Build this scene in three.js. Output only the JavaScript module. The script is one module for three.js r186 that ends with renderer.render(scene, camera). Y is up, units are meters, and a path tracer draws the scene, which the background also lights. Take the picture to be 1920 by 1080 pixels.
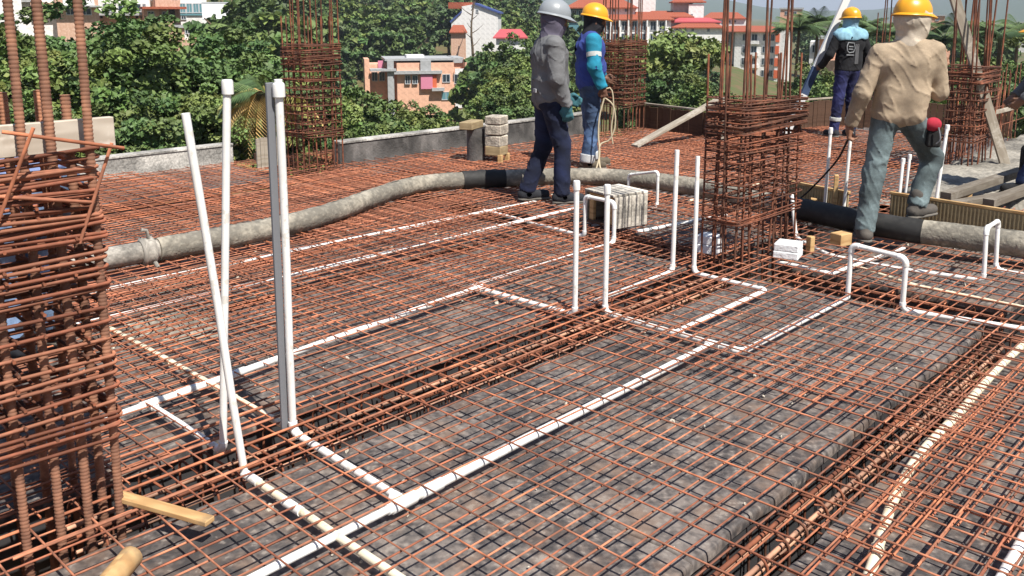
import * as THREE from 'three';
import { mergeGeometries } from 'three/addons/utils/BufferGeometryUtils.js';
import { ImprovedNoise } from 'three/addons/math/ImprovedNoise.js';
import { RoundedBoxGeometry } from 'three/addons/geometries/RoundedBoxGeometry.js';

// ---------------------------------------------------------------- camera, sky, sun, exposure
const scene = new THREE.Scene();
const EYE = new THREE.Vector3(0, 1.65, 0);
const FWD = new THREE.Vector3(0.72685, 0, -0.68679), RIGHT = new THREE.Vector3(0.68679, 0, 0.72685);
const camera = new THREE.PerspectiveCamera(46.444, 4 / 3, 0.05, 20000);
camera.position.copy(EYE);
camera.up.set(0, 1, 0);
camera.lookAt(EYE.clone().add(new THREE.Vector3(0.71319, -0.19295, -0.67389)));
camera.setViewOffset(1920, 1440, 0, 360, 1920, 1080);   // the lower three quarters of a 4:3 picture
camera.updateProjectionMatrix();

const renderer = new THREE.WebGLRenderer({ antialias: true });
renderer.setSize(1024, 576);
renderer.toneMapping = THREE.LinearToneMapping;
renderer.toneMappingExposure = 1.5;
renderer.shadowMap.enabled = true;

{ // clear tropical sky: blue overhead, pale towards the horizon
  const w = 64, h = 256, d = new Float32Array(w * h * 4);
  for (let j = 0; j < h; j++) {
    const el = ((j + 0.5) / h - 0.5) * Math.PI;          // row 0 is the nadir
    const s = Math.max(0, Math.sin(el)), t = Math.pow(1 - s, 3.2);
    const c = el >= 0 ? [0.15 + 0.45 * t, 0.23 + 0.43 * t, 0.42 + 0.38 * t] : [0.5, 0.52, 0.5];
    for (let i = 0; i < w; i++) { const k = (j * w + i) * 4; d[k] = c[0]; d[k + 1] = c[1]; d[k + 2] = c[2]; d[k + 3] = 1; }
  }
  const t = new THREE.DataTexture(d, w, h, THREE.RGBAFormat, THREE.FloatType);
  t.mapping = THREE.EquirectangularReflectionMapping; t.magFilter = t.minFilter = THREE.LinearFilter; t.needsUpdate = true;
  scene.background = t; scene.environment = t; scene.backgroundIntensity = 0.62; scene.environmentIntensity = 0.62;
}
const SUN = new THREE.Vector3(-0.15, 1, 0.66).normalize();
const sun = new THREE.DirectionalLight(new THREE.Color(1, 0.955, 0.88), 5.0);
sun.position.copy(SUN.clone().multiplyScalar(60)).add(new THREE.Vector3(6, 0, -5));
sun.target.position.set(6, 0, -5); scene.add(sun, sun.target);
sun.castShadow = true; sun.shadow.mapSize.set(4096, 4096);
Object.assign(sun.shadow.camera, { left: -60, right: 60, top: 60, bottom: -60, near: 1, far: 300 });

// ---------------------------------------------------------------- helpers
let seed = 20240611;
function rnd() { seed |= 0; seed = seed + 0x6D2B79F5 | 0; let t = Math.imul(seed ^ seed >>> 15, 1 | seed); t = t + Math.imul(t ^ t >>> 7, 61 | t) ^ t; return ((t ^ t >>> 14) >>> 0) / 4294967296; }
const rr = (a, b) => a + (b - a) * rnd(), pick = a => a[Math.floor(rnd() * a.length)];
const V = (x, y, z) => new THREE.Vector3(x, y, z);
const perlin = new ImprovedNoise(), N3 = (x, y, z) => perlin.noise(x + 31.7, y + 17.3, z + 53.1);
const fbm = (x, y, z, o = 4) => { let s = 0, a = 0.5; for (let i = 0; i < o; i++) { s += a * N3(x, y, z); x *= 2.03; y *= 2.03; z *= 2.03; a *= 0.5; } return s; };
const taken = {};
function numbered(n) { if (!(n in taken)) { taken[n] = 0; return n; } taken[n]++; return n + '_' + String(taken[n]).padStart(3, '0'); }
function tag(o, label, category, group) { o.userData.label = label; o.userData.category = category; if (group) o.userData.group = group; return o; }
function thing(name, label, category, pos = [0, 0, 0], turn = 0, group) {
  const g = new THREE.Group(); g.name = numbered(name); g.position.set(...pos); g.rotation.y = turn; tag(g, label, category, group); scene.add(g); return g;
}
function mesh(name, geo, mat, parent, label) { const m = new THREE.Mesh(geo, mat); m.name = name; m.castShadow = m.receiveShadow = true; if (label) m.userData.label = label; parent.add(m); return m; }
function single(name, geo, mat, label, category, pos = [0, 0, 0], group) { const m = mesh(numbered(name), geo, mat, scene); m.position.set(...pos); tag(m, label, category, group); return m; }
function structure(name, geo, mat) { const m = mesh(numbered(name), geo, mat, scene); m.userData.kind = 'structure'; return m; }
function copyOf(root, label, pos, turn = 0) { const c = root.clone(); c.name = numbered(root.name.replace(/_\d{3}$/, '')); c.userData = { ...root.userData, label }; c.position.set(...pos); c.rotation.y = turn; scene.add(c); return c; }

function box(w, h, d, r = 0) { return r > 0 ? new RoundedBoxGeometry(w, h, d, 2, r) : new THREE.BoxGeometry(w, h, d); }
// uv in metres from the dominant axis of each face
function boxUV(g) {
  g = g.index ? g.toNonIndexed() : g; const p = g.attributes.position, uv = new Float32Array(p.count * 2), a = V(), b = V(), c = V(), n = V();
  for (let i = 0; i < p.count; i += 3) {
    a.fromBufferAttribute(p, i); b.fromBufferAttribute(p, i + 1); c.fromBufferAttribute(p, i + 2); n.copy(b).sub(a).cross(c.clone().sub(a));
    const ax = Math.abs(n.x), ay = Math.abs(n.y), az = Math.abs(n.z);
    [a, b, c].forEach((v, k) => { const q = ax > ay && ax > az ? [v.z, v.y] : ay > az ? [v.x, v.z] : [v.x, v.y]; uv[(i + k) * 2] = q[0]; uv[(i + k) * 2 + 1] = q[1]; });
  }
  g.setAttribute('uv', new THREE.BufferAttribute(uv, 2)); return g;
}
const catm = (pts, n) => new THREE.CatmullRomCurve3(pts, false, 'centripetal').getSpacedPoints(n);
// swept tube along points; r a number or a function of (t, angle, point)
function sweep(pts, r, sides = 8, caps = true, closed = false) {
  const n = pts.length, pos = [], uv = [], idx = []; const rf = typeof r === 'function' ? r : () => r;
  let nor = null, len = 0;
  const T = i => { const a = closed ? pts[(i - 1 + n) % n] : pts[Math.max(0, i - 1)], b = closed ? pts[(i + 1) % n] : pts[Math.min(n - 1, i + 1)]; return b.clone().sub(a).normalize(); };
  const rings = closed ? n + 1 : n;
  for (let q = 0; q < rings; q++) {
    const i = q % n, t = T(i);
    if (!nor) { nor = Math.abs(t.y) < 0.9 ? V(0, 1, 0) : V(1, 0, 0); }
    nor.sub(t.clone().multiplyScalar(nor.dot(t))).normalize();
    const bi = t.clone().cross(nor);
    if (q) len += pts[i].distanceTo(pts[(q - 1) % n]);
    for (let k = 0; k <= sides; k++) {
      const a = k / sides * Math.PI * 2, R = rf(q / (rings - 1), a, pts[i]), c = Math.cos(a) * R, s = Math.sin(a) * R;
      pos.push(pts[i].x + nor.x * c + bi.x * s, pts[i].y + nor.y * c + bi.y * s, pts[i].z + nor.z * c + bi.z * s); uv.push(k / sides * 2 * Math.PI * R, len);
    }
  }
  const w = sides + 1;
  for (let q = 0; q < rings - 1; q++) for (let k = 0; k < sides; k++) { const a = q * w + k; idx.push(a, a + 1, a + w, a + 1, a + w + 1, a + w); }
  let g = new THREE.BufferGeometry(); g.setAttribute('position', new THREE.Float32BufferAttribute(pos, 3)); g.setAttribute('uv', new THREE.Float32BufferAttribute(uv, 2)); g.setIndex(idx); g.computeVertexNormals();
  // seam normals
  const nn = g.attributes.normal; for (let q = 0; q < rings; q++) { const a = q * w, b = a + sides; const x = nn.getX(a) + nn.getX(b), y = nn.getY(a) + nn.getY(b), z = nn.getZ(a) + nn.getZ(b), l = Math.hypot(x, y, z) || 1; nn.setXYZ(a, x / l, y / l, z / l); nn.setXYZ(b, x / l, y / l, z / l); }
  if (caps && !closed) {
    const cap = (q, flip) => { const p = [], u = [], id = [], c = pts[q]; p.push(c.x, c.y, c.z); u.push(0, 0); for (let k = 0; k <= sides; k++) { const o = (q * w + k) * 3; p.push(pos[o], pos[o + 1], pos[o + 2]); u.push(Math.cos(k / sides * 6.283) * .02, Math.sin(k / sides * 6.283) * .02); } for (let k = 1; k <= sides; k++) flip ? id.push(0, k, k + 1) : id.push(0, k + 1, k); const h = new THREE.BufferGeometry(); h.setAttribute('position', new THREE.Float32BufferAttribute(p, 3)); h.setAttribute('uv', new THREE.Float32BufferAttribute(u, 2)); h.setIndex(id); h.computeVertexNormals(); return h; };
    g = mergeGeometries([g, cap(0, false), cap(n - 1, true)]);
  }
  return g;
}
const rod = (a, b, r, sides = 6) => sweep([a, b], r, sides);
function prism(poly, depth, axis = 'z') { // polygon [x,y] extruded along z from 0 to depth
  const s = new THREE.Shape(poly.map(p => new THREE.Vector2(p[0], p[1]))); return boxUV(new THREE.ExtrudeGeometry(s, { depth, bevelEnabled: false }));
}
function beamBetween(a, b, w, h, r = 0.004) { // a squared timber from a to b, w wide, h high
  const L = a.distanceTo(b), g = boxUV(box(L, h, w, r)); const m = new THREE.Matrix4(), x = b.clone().sub(a).normalize();
  const z = x.clone().cross(Math.abs(x.y) > 0.95 ? V(0, 0, 1) : V(0, 1, 0)).normalize(), y = z.clone().cross(x);
  m.makeBasis(x, y, z).setPosition(a.clone().add(b).multiplyScalar(0.5)); return g.applyMatrix4(m);
}

// ---------------------------------------------------------------- textures and materials
function tex(size, f, srgb = true, rep = 1) { // f(u, v) -> [r,g,b] 0..1 ; tiles because it is sampled on a torus
  const d = new Uint8Array(size * size * 4);
  for (let j = 0; j < size; j++) for (let i = 0; i < size; i++) { const c = f(i / size, j / size), k = (j * size + i) * 4; for (let q = 0; q < 3; q++) d[k + q] = Math.max(0, Math.min(255, c[q] * 255)); d[k + 3] = 255; }
  const t = new THREE.DataTexture(d, size, size); t.wrapS = t.wrapT = THREE.RepeatWrapping; t.magFilter = THREE.LinearFilter; t.minFilter = THREE.LinearMipmapLinearFilter; t.generateMipmaps = true; if (srgb) t.colorSpace = THREE.SRGBColorSpace; t.repeat.set(rep, rep); t.needsUpdate = true; return t;
}
// tiling noise on a wrapped lattice
const lat = new Float32Array(65536); { let q = 12345; for (let i = 0; i < 65536; i++) { q = Math.imul(q, 1664525) + 1013904223 | 0; lat[i] = (q >>> 8) / 8388608 - 1; } }
function tn(u, v, f, o = 4, s = 0) {
  let sum = 0, a = 0.5; f = Math.max(1, Math.round(f));
  for (let k = 0; k < o; k++) {
    const x = u * f, y = v * f; let x0 = Math.floor(x), y0 = Math.floor(y); const fx = x - x0, fy = y - y0, sx = fx * fx * (3 - 2 * fx), sy = fy * fy * (3 - 2 * fy); x0 = ((x0 % f) + f) % f; y0 = ((y0 % f) + f) % f; const x1 = (x0 + 1) % f, y1 = (y0 + 1) % f, h = (i, j) => lat[(i * 157 + j * 7919 + s * 3571 + k * 977) & 65535];
    const p = h(x0, y0), q = h(x1, y0), r = h(x0, y1), t = h(x1, y1); sum += a * ((p + (q - p) * sx) + ((r + (t - r) * sx) - (p + (q - p) * sx)) * sy); f *= 2; a *= 0.5;
  }
  return sum * 0.8;
}
const mix = (a, b, t) => a.map((x, i) => x + (b[i] - x) * t), sat = x => Math.max(0, Math.min(1, x));
const lin = (r, g, b) => new THREE.Color().setRGB(r, g, b);
const M = (p) => new THREE.MeshStandardMaterial(p);
const dustTex = tex(1024, (u, v) => { // crumpled black sheeting under dried cement dust
  const a = tn(u, v, 9, 5, 1), r = 1 - Math.abs(tn(u, v, 26, 4, 7)) * 3.2, g = tn(u, v, 110, 3, 3), s = tn(u, v, 24, 3, 11);
  let c = mix([0.25, 0.236, 0.234], [0.485, 0.45, 0.425], sat(0.5 + a * 1.05 + g * 1.3)); c = mix(c, [0.60, 0.55, 0.51], sat((r - 0.72) * 1.4) * 0.5); c = mix(c, [0.52, 0.42, 0.35], sat(s * 2.4) * 0.55); if (g > 0.33) c = mix(c, [0.62, 0.59, 0.55], 0.4); return c; });
const crumpleTex = tex(512, (u, v) => { const r = 1 - Math.abs(tn(u, v, 7, 4, 7)) * 3, q = 1 - Math.abs(tn(u, v, 17, 3, 21)) * 3, g = tn(u, v, 60, 2, 3); const c = sat(0.25 + r * 0.35 + q * 0.25 + g * 0.2); return [c, c, c]; }, false);
const concTex = tex(512, (u, v) => { const a = tn(u, v, 5, 5, 2), g = tn(u, v, 70, 2, 5), c = 0.62 + a * 0.35 + g * 0.22; return [c, c * 0.975, c * 0.935]; });
const plasterTex = tex(256, (u, v) => { const a = tn(u, v, 4, 4, 2), g = tn(u, v, 50, 2, 5), c = 0.86 + a * 0.12 + g * 0.05; return [c, c * 0.99, c * 0.97]; });
const pvcTex = tex(512, (u, v) => { const a = tn(u, v, 7, 4, 2), g = tn(u, v, 60, 3, 5), s = tn(u, v, 16, 3, 15); let c = mix([0.985, 0.985, 0.98], [0.92, 0.91, 0.89], sat(a * 1.2 + g * .5)); if (s > 0.3 && g > 0.06) c = mix(c, [0.82, 0.79, 0.74], .45); return c; });
const grainTex = tex(512, (u, v) => { const g = tn(u, v, 60, 3, 4), c = sat(0.5 + g * 0.9); return [c, c, c]; }, false);
const darkConcTex = tex(512, (u, v) => { const a = tn(u, v, 4, 5, 2), st = tn(u * 1, v * 0.25, 14, 3, 9), c = 0.33 + a * 0.3 + sat(st) * 0.25; return [c, c * 0.96, c * 0.93]; });
const woodTex = tex(512, (u, v) => { const w = Math.sin((v * 9 + tn(u, v * 4, 3, 3, 6) * 3) * 6.283) * 0.5 + 0.5, g = tn(u, v * 1, 50, 2, 2), st = tn(u, v, 4, 3, 8); let c = mix([0.80, 0.66, 0.46], [0.66, 0.50, 0.32], w * 0.7); return mix(c, [0.45, 0.38, 0.30], sat(st * 1.2 + g * 0.5)); });
const greyWoodTex = tex(512, (u, v) => { const w = Math.sin((v * 9 + tn(u, v * 4, 3, 3, 6) * 3) * 6.283) * 0.5 + 0.5, st = tn(u, v, 5, 4, 8), g = tn(u, v, 55, 2, 2); let c = mix([0.66, 0.62, 0.56], [0.52, 0.47, 0.41], w * 0.5); return mix(c, [0.80, 0.77, 0.72], sat(st * 1.8 + g)); });
const rustTex = tex(256, (u, v) => { const a = tn(u, v, 8, 4, 2), g = tn(u, v, 40, 2, 5); return mix([0.79, 0.575, 0.455], [0.55, 0.40, 0.325], sat(0.45 + a * 1.6 + g * 0.8)); });
const clothTex = tex(512, (u, v) => { const a = tn(u, v, 6, 4, 2), g = tn(u, v, 90, 2, 5), c = 0.86 + a * 0.2 + g * 0.07; return [c, c, c]; });
const denimTex = tex(512, (u, v) => { const a = tn(u, v, 4, 4, 12), g = tn(u, v, 90, 2, 5), c = 0.75 + a * 0.6 + g * 0.12; return [c, c, c]; });
const hoseTex = tex(512, (u, v) => { const a = tn(u, v, 5, 5, 2), g = tn(u, v, 40, 3, 5); return mix([0.66, 0.63, 0.57], [0.46, 0.44, 0.40], sat(0.35 + a * 1.6 + g)); });
const tone = (t, c, extra = {}) => M({ map: t, color: c, roughness: 0.9, ...extra });
const mat = {
  deck: M({ map: dustTex, bumpMap: crumpleTex, bumpScale: 0.014, roughness: 0.72 }),
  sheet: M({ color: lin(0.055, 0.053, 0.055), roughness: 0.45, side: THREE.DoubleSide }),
  pit: M({ map: woodTex, color: lin(0.45, 0.42, 0.4), roughness: 0.9 }),
  conc: M({ map: concTex, bumpMap: grainTex, bumpScale: 0.004, roughness: 0.92 }),
  concDark: M({ map: darkConcTex, bumpMap: grainTex, bumpScale: 0.004, roughness: 0.92 }),
  wood: M({ map: woodTex, roughness: 0.85 }), greyWood: M({ map: greyWoodTex, roughness: 0.9 }), darkWood: M({ map: greyWoodTex, color: lin(0.24, 0.14, 0.1), roughness: 0.9 }),
  ply: M({ map: greyWoodTex, color: lin(0.98, 0.86, 0.6), roughness: 0.85 }),
  pvc: M({ map: pvcTex, color: lin(0.93, 0.925, 0.91), roughness: 0.4 }), cream: M({ map: pvcTex, color: lin(0.88, 0.79, 0.6), roughness: 0.48 }), greyPvc: M({ color: lin(0.2, 0.205, 0.22), roughness: 0.5 }),
  rubber: M({ map: hoseTex, bumpMap: grainTex, bumpScale: 0.004, roughness: 0.9 }), blackRubber: M({ map: hoseTex, color: lin(0.09, 0.095, 0.11), roughness: 0.7 }),
  steelDusty: M({ map: concTex, color: lin(0.86, 0.84, 0.8), roughness: 0.8, metalness: 0.1 }),
  foam: M({ color: lin(0.82, 0.83, 0.84), roughness: 0.85, bumpMap: grainTex, bumpScale: 0.003 }),
  paleBlock: M({ map: concTex, color: lin(1.5, 1.4, 1.25), roughness: .95, bumpMap: grainTex, bumpScale: .004 }),
  wetConc: M({ map: concTex, color: lin(0.62, 0.6, 0.55), bumpMap: grainTex, bumpScale: 0.008, roughness: 0.85 }),
};
// bright orange new rust on the thin wire, browner rust on the column steel
const meshMats = [[1.02, 0.9, 0.8], [1.1, 0.86, 0.68], [0.86, 0.75, 0.68], [1.14, 0.96, 0.84], [0.68, 0.6, 0.56], [0.82, 0.62, 0.53]].map(c => M({ map: rustTex, color: lin(c[0] * 1.05, c[1] * 0.95, c[2] * 0.95), roughness: 0.85 }));
const cageMats = [[0.42, 0.30, 0.255], [0.54, 0.36, 0.29], [0.33, 0.265, 0.24]].map(c => M({ map: rustTex, color: lin(...c), roughness: 0.8 }));
const ribMats = [[0.86, 0.8, 0.75], [0.72, 0.68, 0.66], [0.94, 0.84, 0.75]].map(c => M({ map: rustTex, color: lin(...c), roughness: 0.78 }));
const millMat = M({ map: rustTex, color: lin(1.15, 1.25, 1.3), roughness: 0.7 });
// ---------------------------------------------------------------- the slab under construction
const DECK = -0.068, PIT = -0.46;
const deck = new THREE.Group(); deck.name = 'formwork_deck'; deck.userData.kind = 'structure'; scene.add(deck);
function panelGeo(x0, x1, z0, z1, cell) {
  const axis = (a, b) => { const o = [[a, 0.04], [a, 0.02], [a + 0.003, 0.006], [a + 0.01, 0.001]]; const n = Math.max(2, Math.round((b - a - 0.12) / cell)); for (let i = 0; i <= n; i++) o.push([a + 0.06 + (b - a - 0.12) * i / n, 0]); o.push([b - 0.01, 0.001], [b - 0.003, 0.006], [b, 0.02], [b, 0.04]); return o; };
  const X = axis(x0, x1), Z = axis(z0, z1), pos = [], uv = [], idx = [];
  for (const [z, dz] of Z) for (const [x, dx] of X) {
    const d = Math.max(dx, dz), k = 1;
    const w = k * (0.004 * (1 - 2.2 * Math.abs(N3(x * 3.1, 3, z * 3.1))) + 0.004 * fbm(x * 11, 5, z * 11, 3));
    const ox = k * 0.018 * N3(x * 5, 9, z * 5) * (dx > 0 ? 1 : 0), oz = k * 0.018 * N3(x * 5, 19, z * 5) * (dz > 0 ? 1 : 0);
    pos.push(x + ox, DECK - d + w - 0.004, z + oz); uv.push((x - dx) * 0.42, (z - dz) * 0.42);
  }
  const w = X.length; for (let j = 0; j < Z.length - 1; j++) for (let i = 0; i < w - 1; i++) { const a = j * w + i; idx.push(a, a + w, a + 1, a + 1, a + w, a + w + 1); }
  const g = new THREE.BufferGeometry(); g.setAttribute('position', new THREE.Float32BufferAttribute(pos, 3)); g.setAttribute('uv', new THREE.Float32BufferAttribute(uv, 2)); g.setIndex(idx); g.computeVertexNormals(); return g;
}
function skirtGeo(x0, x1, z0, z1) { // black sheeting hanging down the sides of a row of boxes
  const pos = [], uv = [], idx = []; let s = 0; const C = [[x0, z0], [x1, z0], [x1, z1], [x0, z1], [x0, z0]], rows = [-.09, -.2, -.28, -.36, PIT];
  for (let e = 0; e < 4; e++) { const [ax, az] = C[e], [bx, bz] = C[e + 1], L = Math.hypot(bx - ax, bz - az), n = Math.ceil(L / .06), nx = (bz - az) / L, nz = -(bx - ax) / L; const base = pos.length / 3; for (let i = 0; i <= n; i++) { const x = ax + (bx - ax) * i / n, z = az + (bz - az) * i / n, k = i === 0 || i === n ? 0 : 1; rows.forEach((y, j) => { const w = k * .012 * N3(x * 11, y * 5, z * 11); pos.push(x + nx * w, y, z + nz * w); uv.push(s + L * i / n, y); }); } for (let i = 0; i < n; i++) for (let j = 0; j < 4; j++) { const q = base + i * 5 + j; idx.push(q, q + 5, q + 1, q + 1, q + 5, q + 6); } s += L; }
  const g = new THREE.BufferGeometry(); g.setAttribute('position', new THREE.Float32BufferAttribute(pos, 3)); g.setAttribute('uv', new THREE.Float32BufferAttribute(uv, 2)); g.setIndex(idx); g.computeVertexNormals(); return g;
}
const PX = [[-2.4, 0.2], [0.78, 5.3], [5.75, 10.4], [10.9, 14.2]];
const PZ = [[-1.13, 1.6], [-2.82, -1.36], [-4.7, -3.27], [-6.32, -4.88], [-7.9, -6.5]];
PX.forEach(([a, b], i) => PZ.forEach(([c, d], j) => {
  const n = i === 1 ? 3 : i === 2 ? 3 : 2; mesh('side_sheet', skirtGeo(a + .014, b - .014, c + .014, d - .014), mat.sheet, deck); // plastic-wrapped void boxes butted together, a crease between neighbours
  for (let k = 0; k < n; k++) mesh('panel', panelGeo(a + (b - a) * k / n + (k ? 0.001 : 0), a + (b - a) * (k + 1) / n, c, d, i === 1 && j < 4 ? 0.05 : 0.12), mat.deck, deck);
}));
[[-2.4, 0.2], [0.78, 5.3]].forEach(([a, b]) => mesh('panel', panelGeo(a, b, -9.62, -8.22, 0.12), mat.deck, deck));
structure('formwork_base', boxUV(box(16.8, 0.1, 9.9)).translate(5.9, PIT - 0.05, -3.2), mat.pit);
structure('formwork_base', boxUV(box(8.1, 0.1, 1.62)).translate(1.65, PIT - 0.05, -8.94), mat.pit);
structure('building_below', boxUV(mergeGeometries([box(16.4, 13.4, 9.5).translate(5.9, -7.25, -3.1), box(7.8, 13.4, 1.5).translate(1.6, -7.25, -8.72)])), mat.conc);

// ---------------------------------------------------------------- welded mesh sheets
function wobbleBar(len, n, amp) { const pts = [], a = rr(0, 50), b = rr(0, 50); for (let i = 0; i <= n; i++) { const t = i / n; pts.push(V(t, amp * N3(t * len * 0.55, a, 0), amp * 1.1 * N3(t * len * 0.5, b, 3))); } return sweep(pts.map(p => V(p.x * len, p.y, p.z)), 0.0042, 4, false); }
const longBars = [0, 1, 2, 3].map(() => wobbleBar(6, 12, 0.009)), crossBars = [0, 1, 2, 3].map(() => wobbleBar(2.35, 6, 0.008));
function sheet(x0, z1, label, { len = 6, y = 0, ox = 0.05, skip } = {}) {
  const g = thing('rebar_mesh', label, 'rebar mesh', [x0, y, z1], rr(-0.006, 0.006), 'welded mesh sheets over the deck');
  for (let k = 0; k < 31; k++) { const m = mesh('bar', pick(longBars), pick(meshMats), g); m.scale.x = len / 6; m.position.set(0, -0.008, -0.05 - k * 0.075 + rr(-0.008, 0.008)); m.rotation.y = rr(-0.002, 0.002); if (k % 2) { m.rotation.x = rr(0, 6); } }
  const n = Math.floor((len - ox) / 0.15); for (let k = 0; k <= n; k++) { const m = mesh('bar', pick(crossBars), pick(meshMats), g); m.position.set(ox + k * 0.15 + rr(-0.01, 0.01), 0, 0); m.rotation.y = Math.PI / 2 + rr(-0.005, 0.005); }
  return g;
}
const where = 'rusty welded wire mesh sheet ';
// front row to back row; long bars run along x
sheet(-1.9, 1.3, where + 'nearest the camera, mostly below the frame', { len: 5.2 });
sheet(2.95, 1.3, where + 'under the curving cream pipe at bottom right', { len: 5.6, y: 0.012, ox: 0.1 });
sheet(2.62, 1.22, where + 'doubled over another in the bottom right corner', { len: 2.5, y: 0.022 });
sheet(-1.9, -0.86, where + 'either side of the long white pipe in the foreground', { len: 6.0, y: 0.006 });
sheet(3.55, -0.9, where + 'between the arched pipe and the right-hand beam', { len: 5.0, y: 0.014, ox: 0.08 });
sheet(1.0, -3.12, where + 'between the central beam and the twin back pipes', { len: 6.0, y: 0.004, ox: 0.1 });
sheet(-2.0, -3.0, where + 'behind the tall left column cage', { len: 3.4, y: 0.012 });
sheet(6.3, -3.1, where + 'behind the long rectangular column cage', { len: 5.4, y: 0.012 });
sheet(0.4, -5.12, where + 'under the grey hose on the left', { len: 6.0, y: 0.004 });
sheet(6.1, -5.1, where + 'around the feet of the two standing men', { len: 6.0, y: 0.012 });
sheet(-1.9, -7.25, where + 'along the back left kerb', { len: 6.0, y: 0.008 });
sheet(3.7, -5.6, where + 'overlapping between the hose and the small left column', { len: 6.0, y: 0.018, ox: 0.11 });
sheet(1.2, -5.55, where + 'in the second layer left of the small column', { len: 4.6, y: 0.022, ox: 0.09 });
sheet(7.4, -4.0, where + 'in the second layer below the leaning plank', { len: 5.6, y: 0.022, ox: 0.1 });
sheet(9.6, -5.5, where + 'below the brown edge boards at the back', { len: 4.2, y: 0.018, ox: 0.1 });
sheet(2.2, -6.9, where + 'in the second layer in front of the low kerb', { len: 5.8, y: 0.026, ox: 0.12 });
sheet(1.5, -3.7, where + 'lapped over the rib left of the crossing pipes', { len: 3.6, y: 0.02, ox: 0.12 });

// ---------------------------------------------------------------- cages
function loopPts(w, d, r, n = 3) { // rounded rectangle in the xz plane
  const o = []; [[w / 2 - r, d / 2 - r, 0], [-w / 2 + r, d / 2 - r, 1], [-w / 2 + r, -d / 2 + r, 2], [w / 2 - r, -d / 2 + r, 3]].forEach(([x, z, q]) => { for (let k = 0; k <= n; k++) { const a = (q + k / n) * Math.PI / 2; o.push(V(x + Math.cos(a) * r, 0, z + Math.sin(a) * r)); } }); return o;
}
const stirrupGeo = (w, d, r, wire, sides = 5) => sweep(loopPts(w, d, r), wire, sides, false, true);
function ribbedBar(len, r) { // hot-rolled bar: transverse ribs every 13 mm
  const n = Math.round(len / 0.0042), pts = []; for (let i = 0; i <= n; i++) pts.push(V(0, i * 0.0042, 0));
  return sweep(pts, (t, a) => { const i = Math.round(t * n); return r * (i % 3 === 0 ? 1.11 : 0.95) + (Math.abs(Math.sin(a)) > 0.98 ? r * 0.1 : 0); }, 8);
}
function plainBar(len, r, bend = 0.01, sides = 5) { const n = 6, pts = [], a = rr(0, 9); for (let i = 0; i <= n; i++) { const t = i / n; pts.push(V(bend * N3(t * 2, a, 0), t * len, bend * N3(t * 2, 5, a))); } return sweep(pts, r, sides); }
function columnCage(label, x0, x1, z0, z1, o) {
  const cx = (x0 + x1) / 2, cz = (z0 + z1) / 2, w = x1 - x0, d = z1 - z0;
  const g = thing('column_cage', label, 'rebar cage', [cx, 0, cz], 0, 'column reinforcement cages'); g.rotation.z = o.leanX || 0; g.rotation.x = o.leanZ || 0;
  const geos = o.ribbed ? [ribbedBar(2.9, o.r), ribbedBar(o.short || 1.72, o.r)] : [plainBar(3.1, o.r), plainBar(o.short || 1.75, o.r), plainBar(3.1, o.r)];
  const spots = []; for (let i = 0; i < o.nx; i++) { const x = -w / 2 + w * i / (o.nx - 1); spots.push([x, d / 2], [x, -d / 2]); } for (let j = 1; j < o.nz - 1; j++) { const z = -d / 2 + d * j / (o.nz - 1); spots.push([-w / 2, z], [w / 2, z]); }
  spots.forEach(([x, z], i) => { const b = mesh('vertical_bar', geos[i % geos.length], pick(o.ribbed ? ribMats : cageMats), g); b.position.set(x * (1 - 2 * o.r / w) + rr(-.006, .006), -0.4, z * (1 - 2 * o.r / d) + rr(-.006, .006)); b.rotation.set(rr(-0.012, 0.012) + (o.splay || 0) * z * -0.3, rr(0, 3), rr(-0.012, 0.012) + (o.splayX || 0)); });
  const sg = stirrupGeo(w + 0.03, d + 0.03, 0.03, o.wire), tieX = sweep([V(-w / 2 - .03, 0, 0), V(w / 2 + .03, 0, 0)], o.wire * .9, 5), tieZ = sweep([V(0, 0, -d / 2 - .03), V(0, 0, d / 2 + .03)], o.wire * .9, 5);
  const hoop = (y, jit = 1) => { const s = mesh('stirrup', sg, pick(o.mats || cageMats), g); s.position.set(rr(-.006, .006) * jit, y, rr(-.006, .006) * jit); s.rotation.set(rr(-.025, .025) * jit, rr(-.008, .008) * jit, rr(-.03, .03) * jit); return s; };
  for (let y = o.y0; y < o.y1; y += o.step * rr(0.85, 1.15)) {
    hoop(y); if (rnd() < 0.3) hoop(y + 0.018);
    for (let k = 1; k < o.nx - 1; k++) if (rnd() < 0.6) { const t = mesh('cross_tie', tieZ, pick(cageMats), g); t.position.set(-w / 2 + w * k / (o.nx - 1) + .015, y + rr(-.01, .02), 0); t.rotation.set(rr(-.05, .05), rr(-.06, .06), 0); }
    for (let k = 1; k < o.nz - 1; k++) { const t = mesh('cross_tie', tieX, pick(cageMats), g); t.position.set(0, y + rr(-.01, .02), -d / 2 + d * k / (o.nz - 1) + .015); t.rotation.set(0, rr(-.03, .03), rr(-.03, .03)); }
  }
  for (let y = o.y0 - 0.05, k = 0; k < (o.low || 2); k++) hoop(y + k * 0.02, 1.6);
  for (let y = o.p0; y < o.p1; y += o.wire * rr(1.7, 2.8)) { hoop(y, 1.7); if (rnd() < 0.5) { const t = mesh('cross_tie', rnd() < .5 ? tieX : tieZ, pick(cageMats), g); t.position.set(rr(-.3, .3) * w * (t.geometry === tieZ ? 1 : 0), y, rr(-.3, .3) * d * (t.geometry === tieX ? 1 : 0)); t.rotation.y = rr(-.1, .1); } }
  return g;
}
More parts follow.
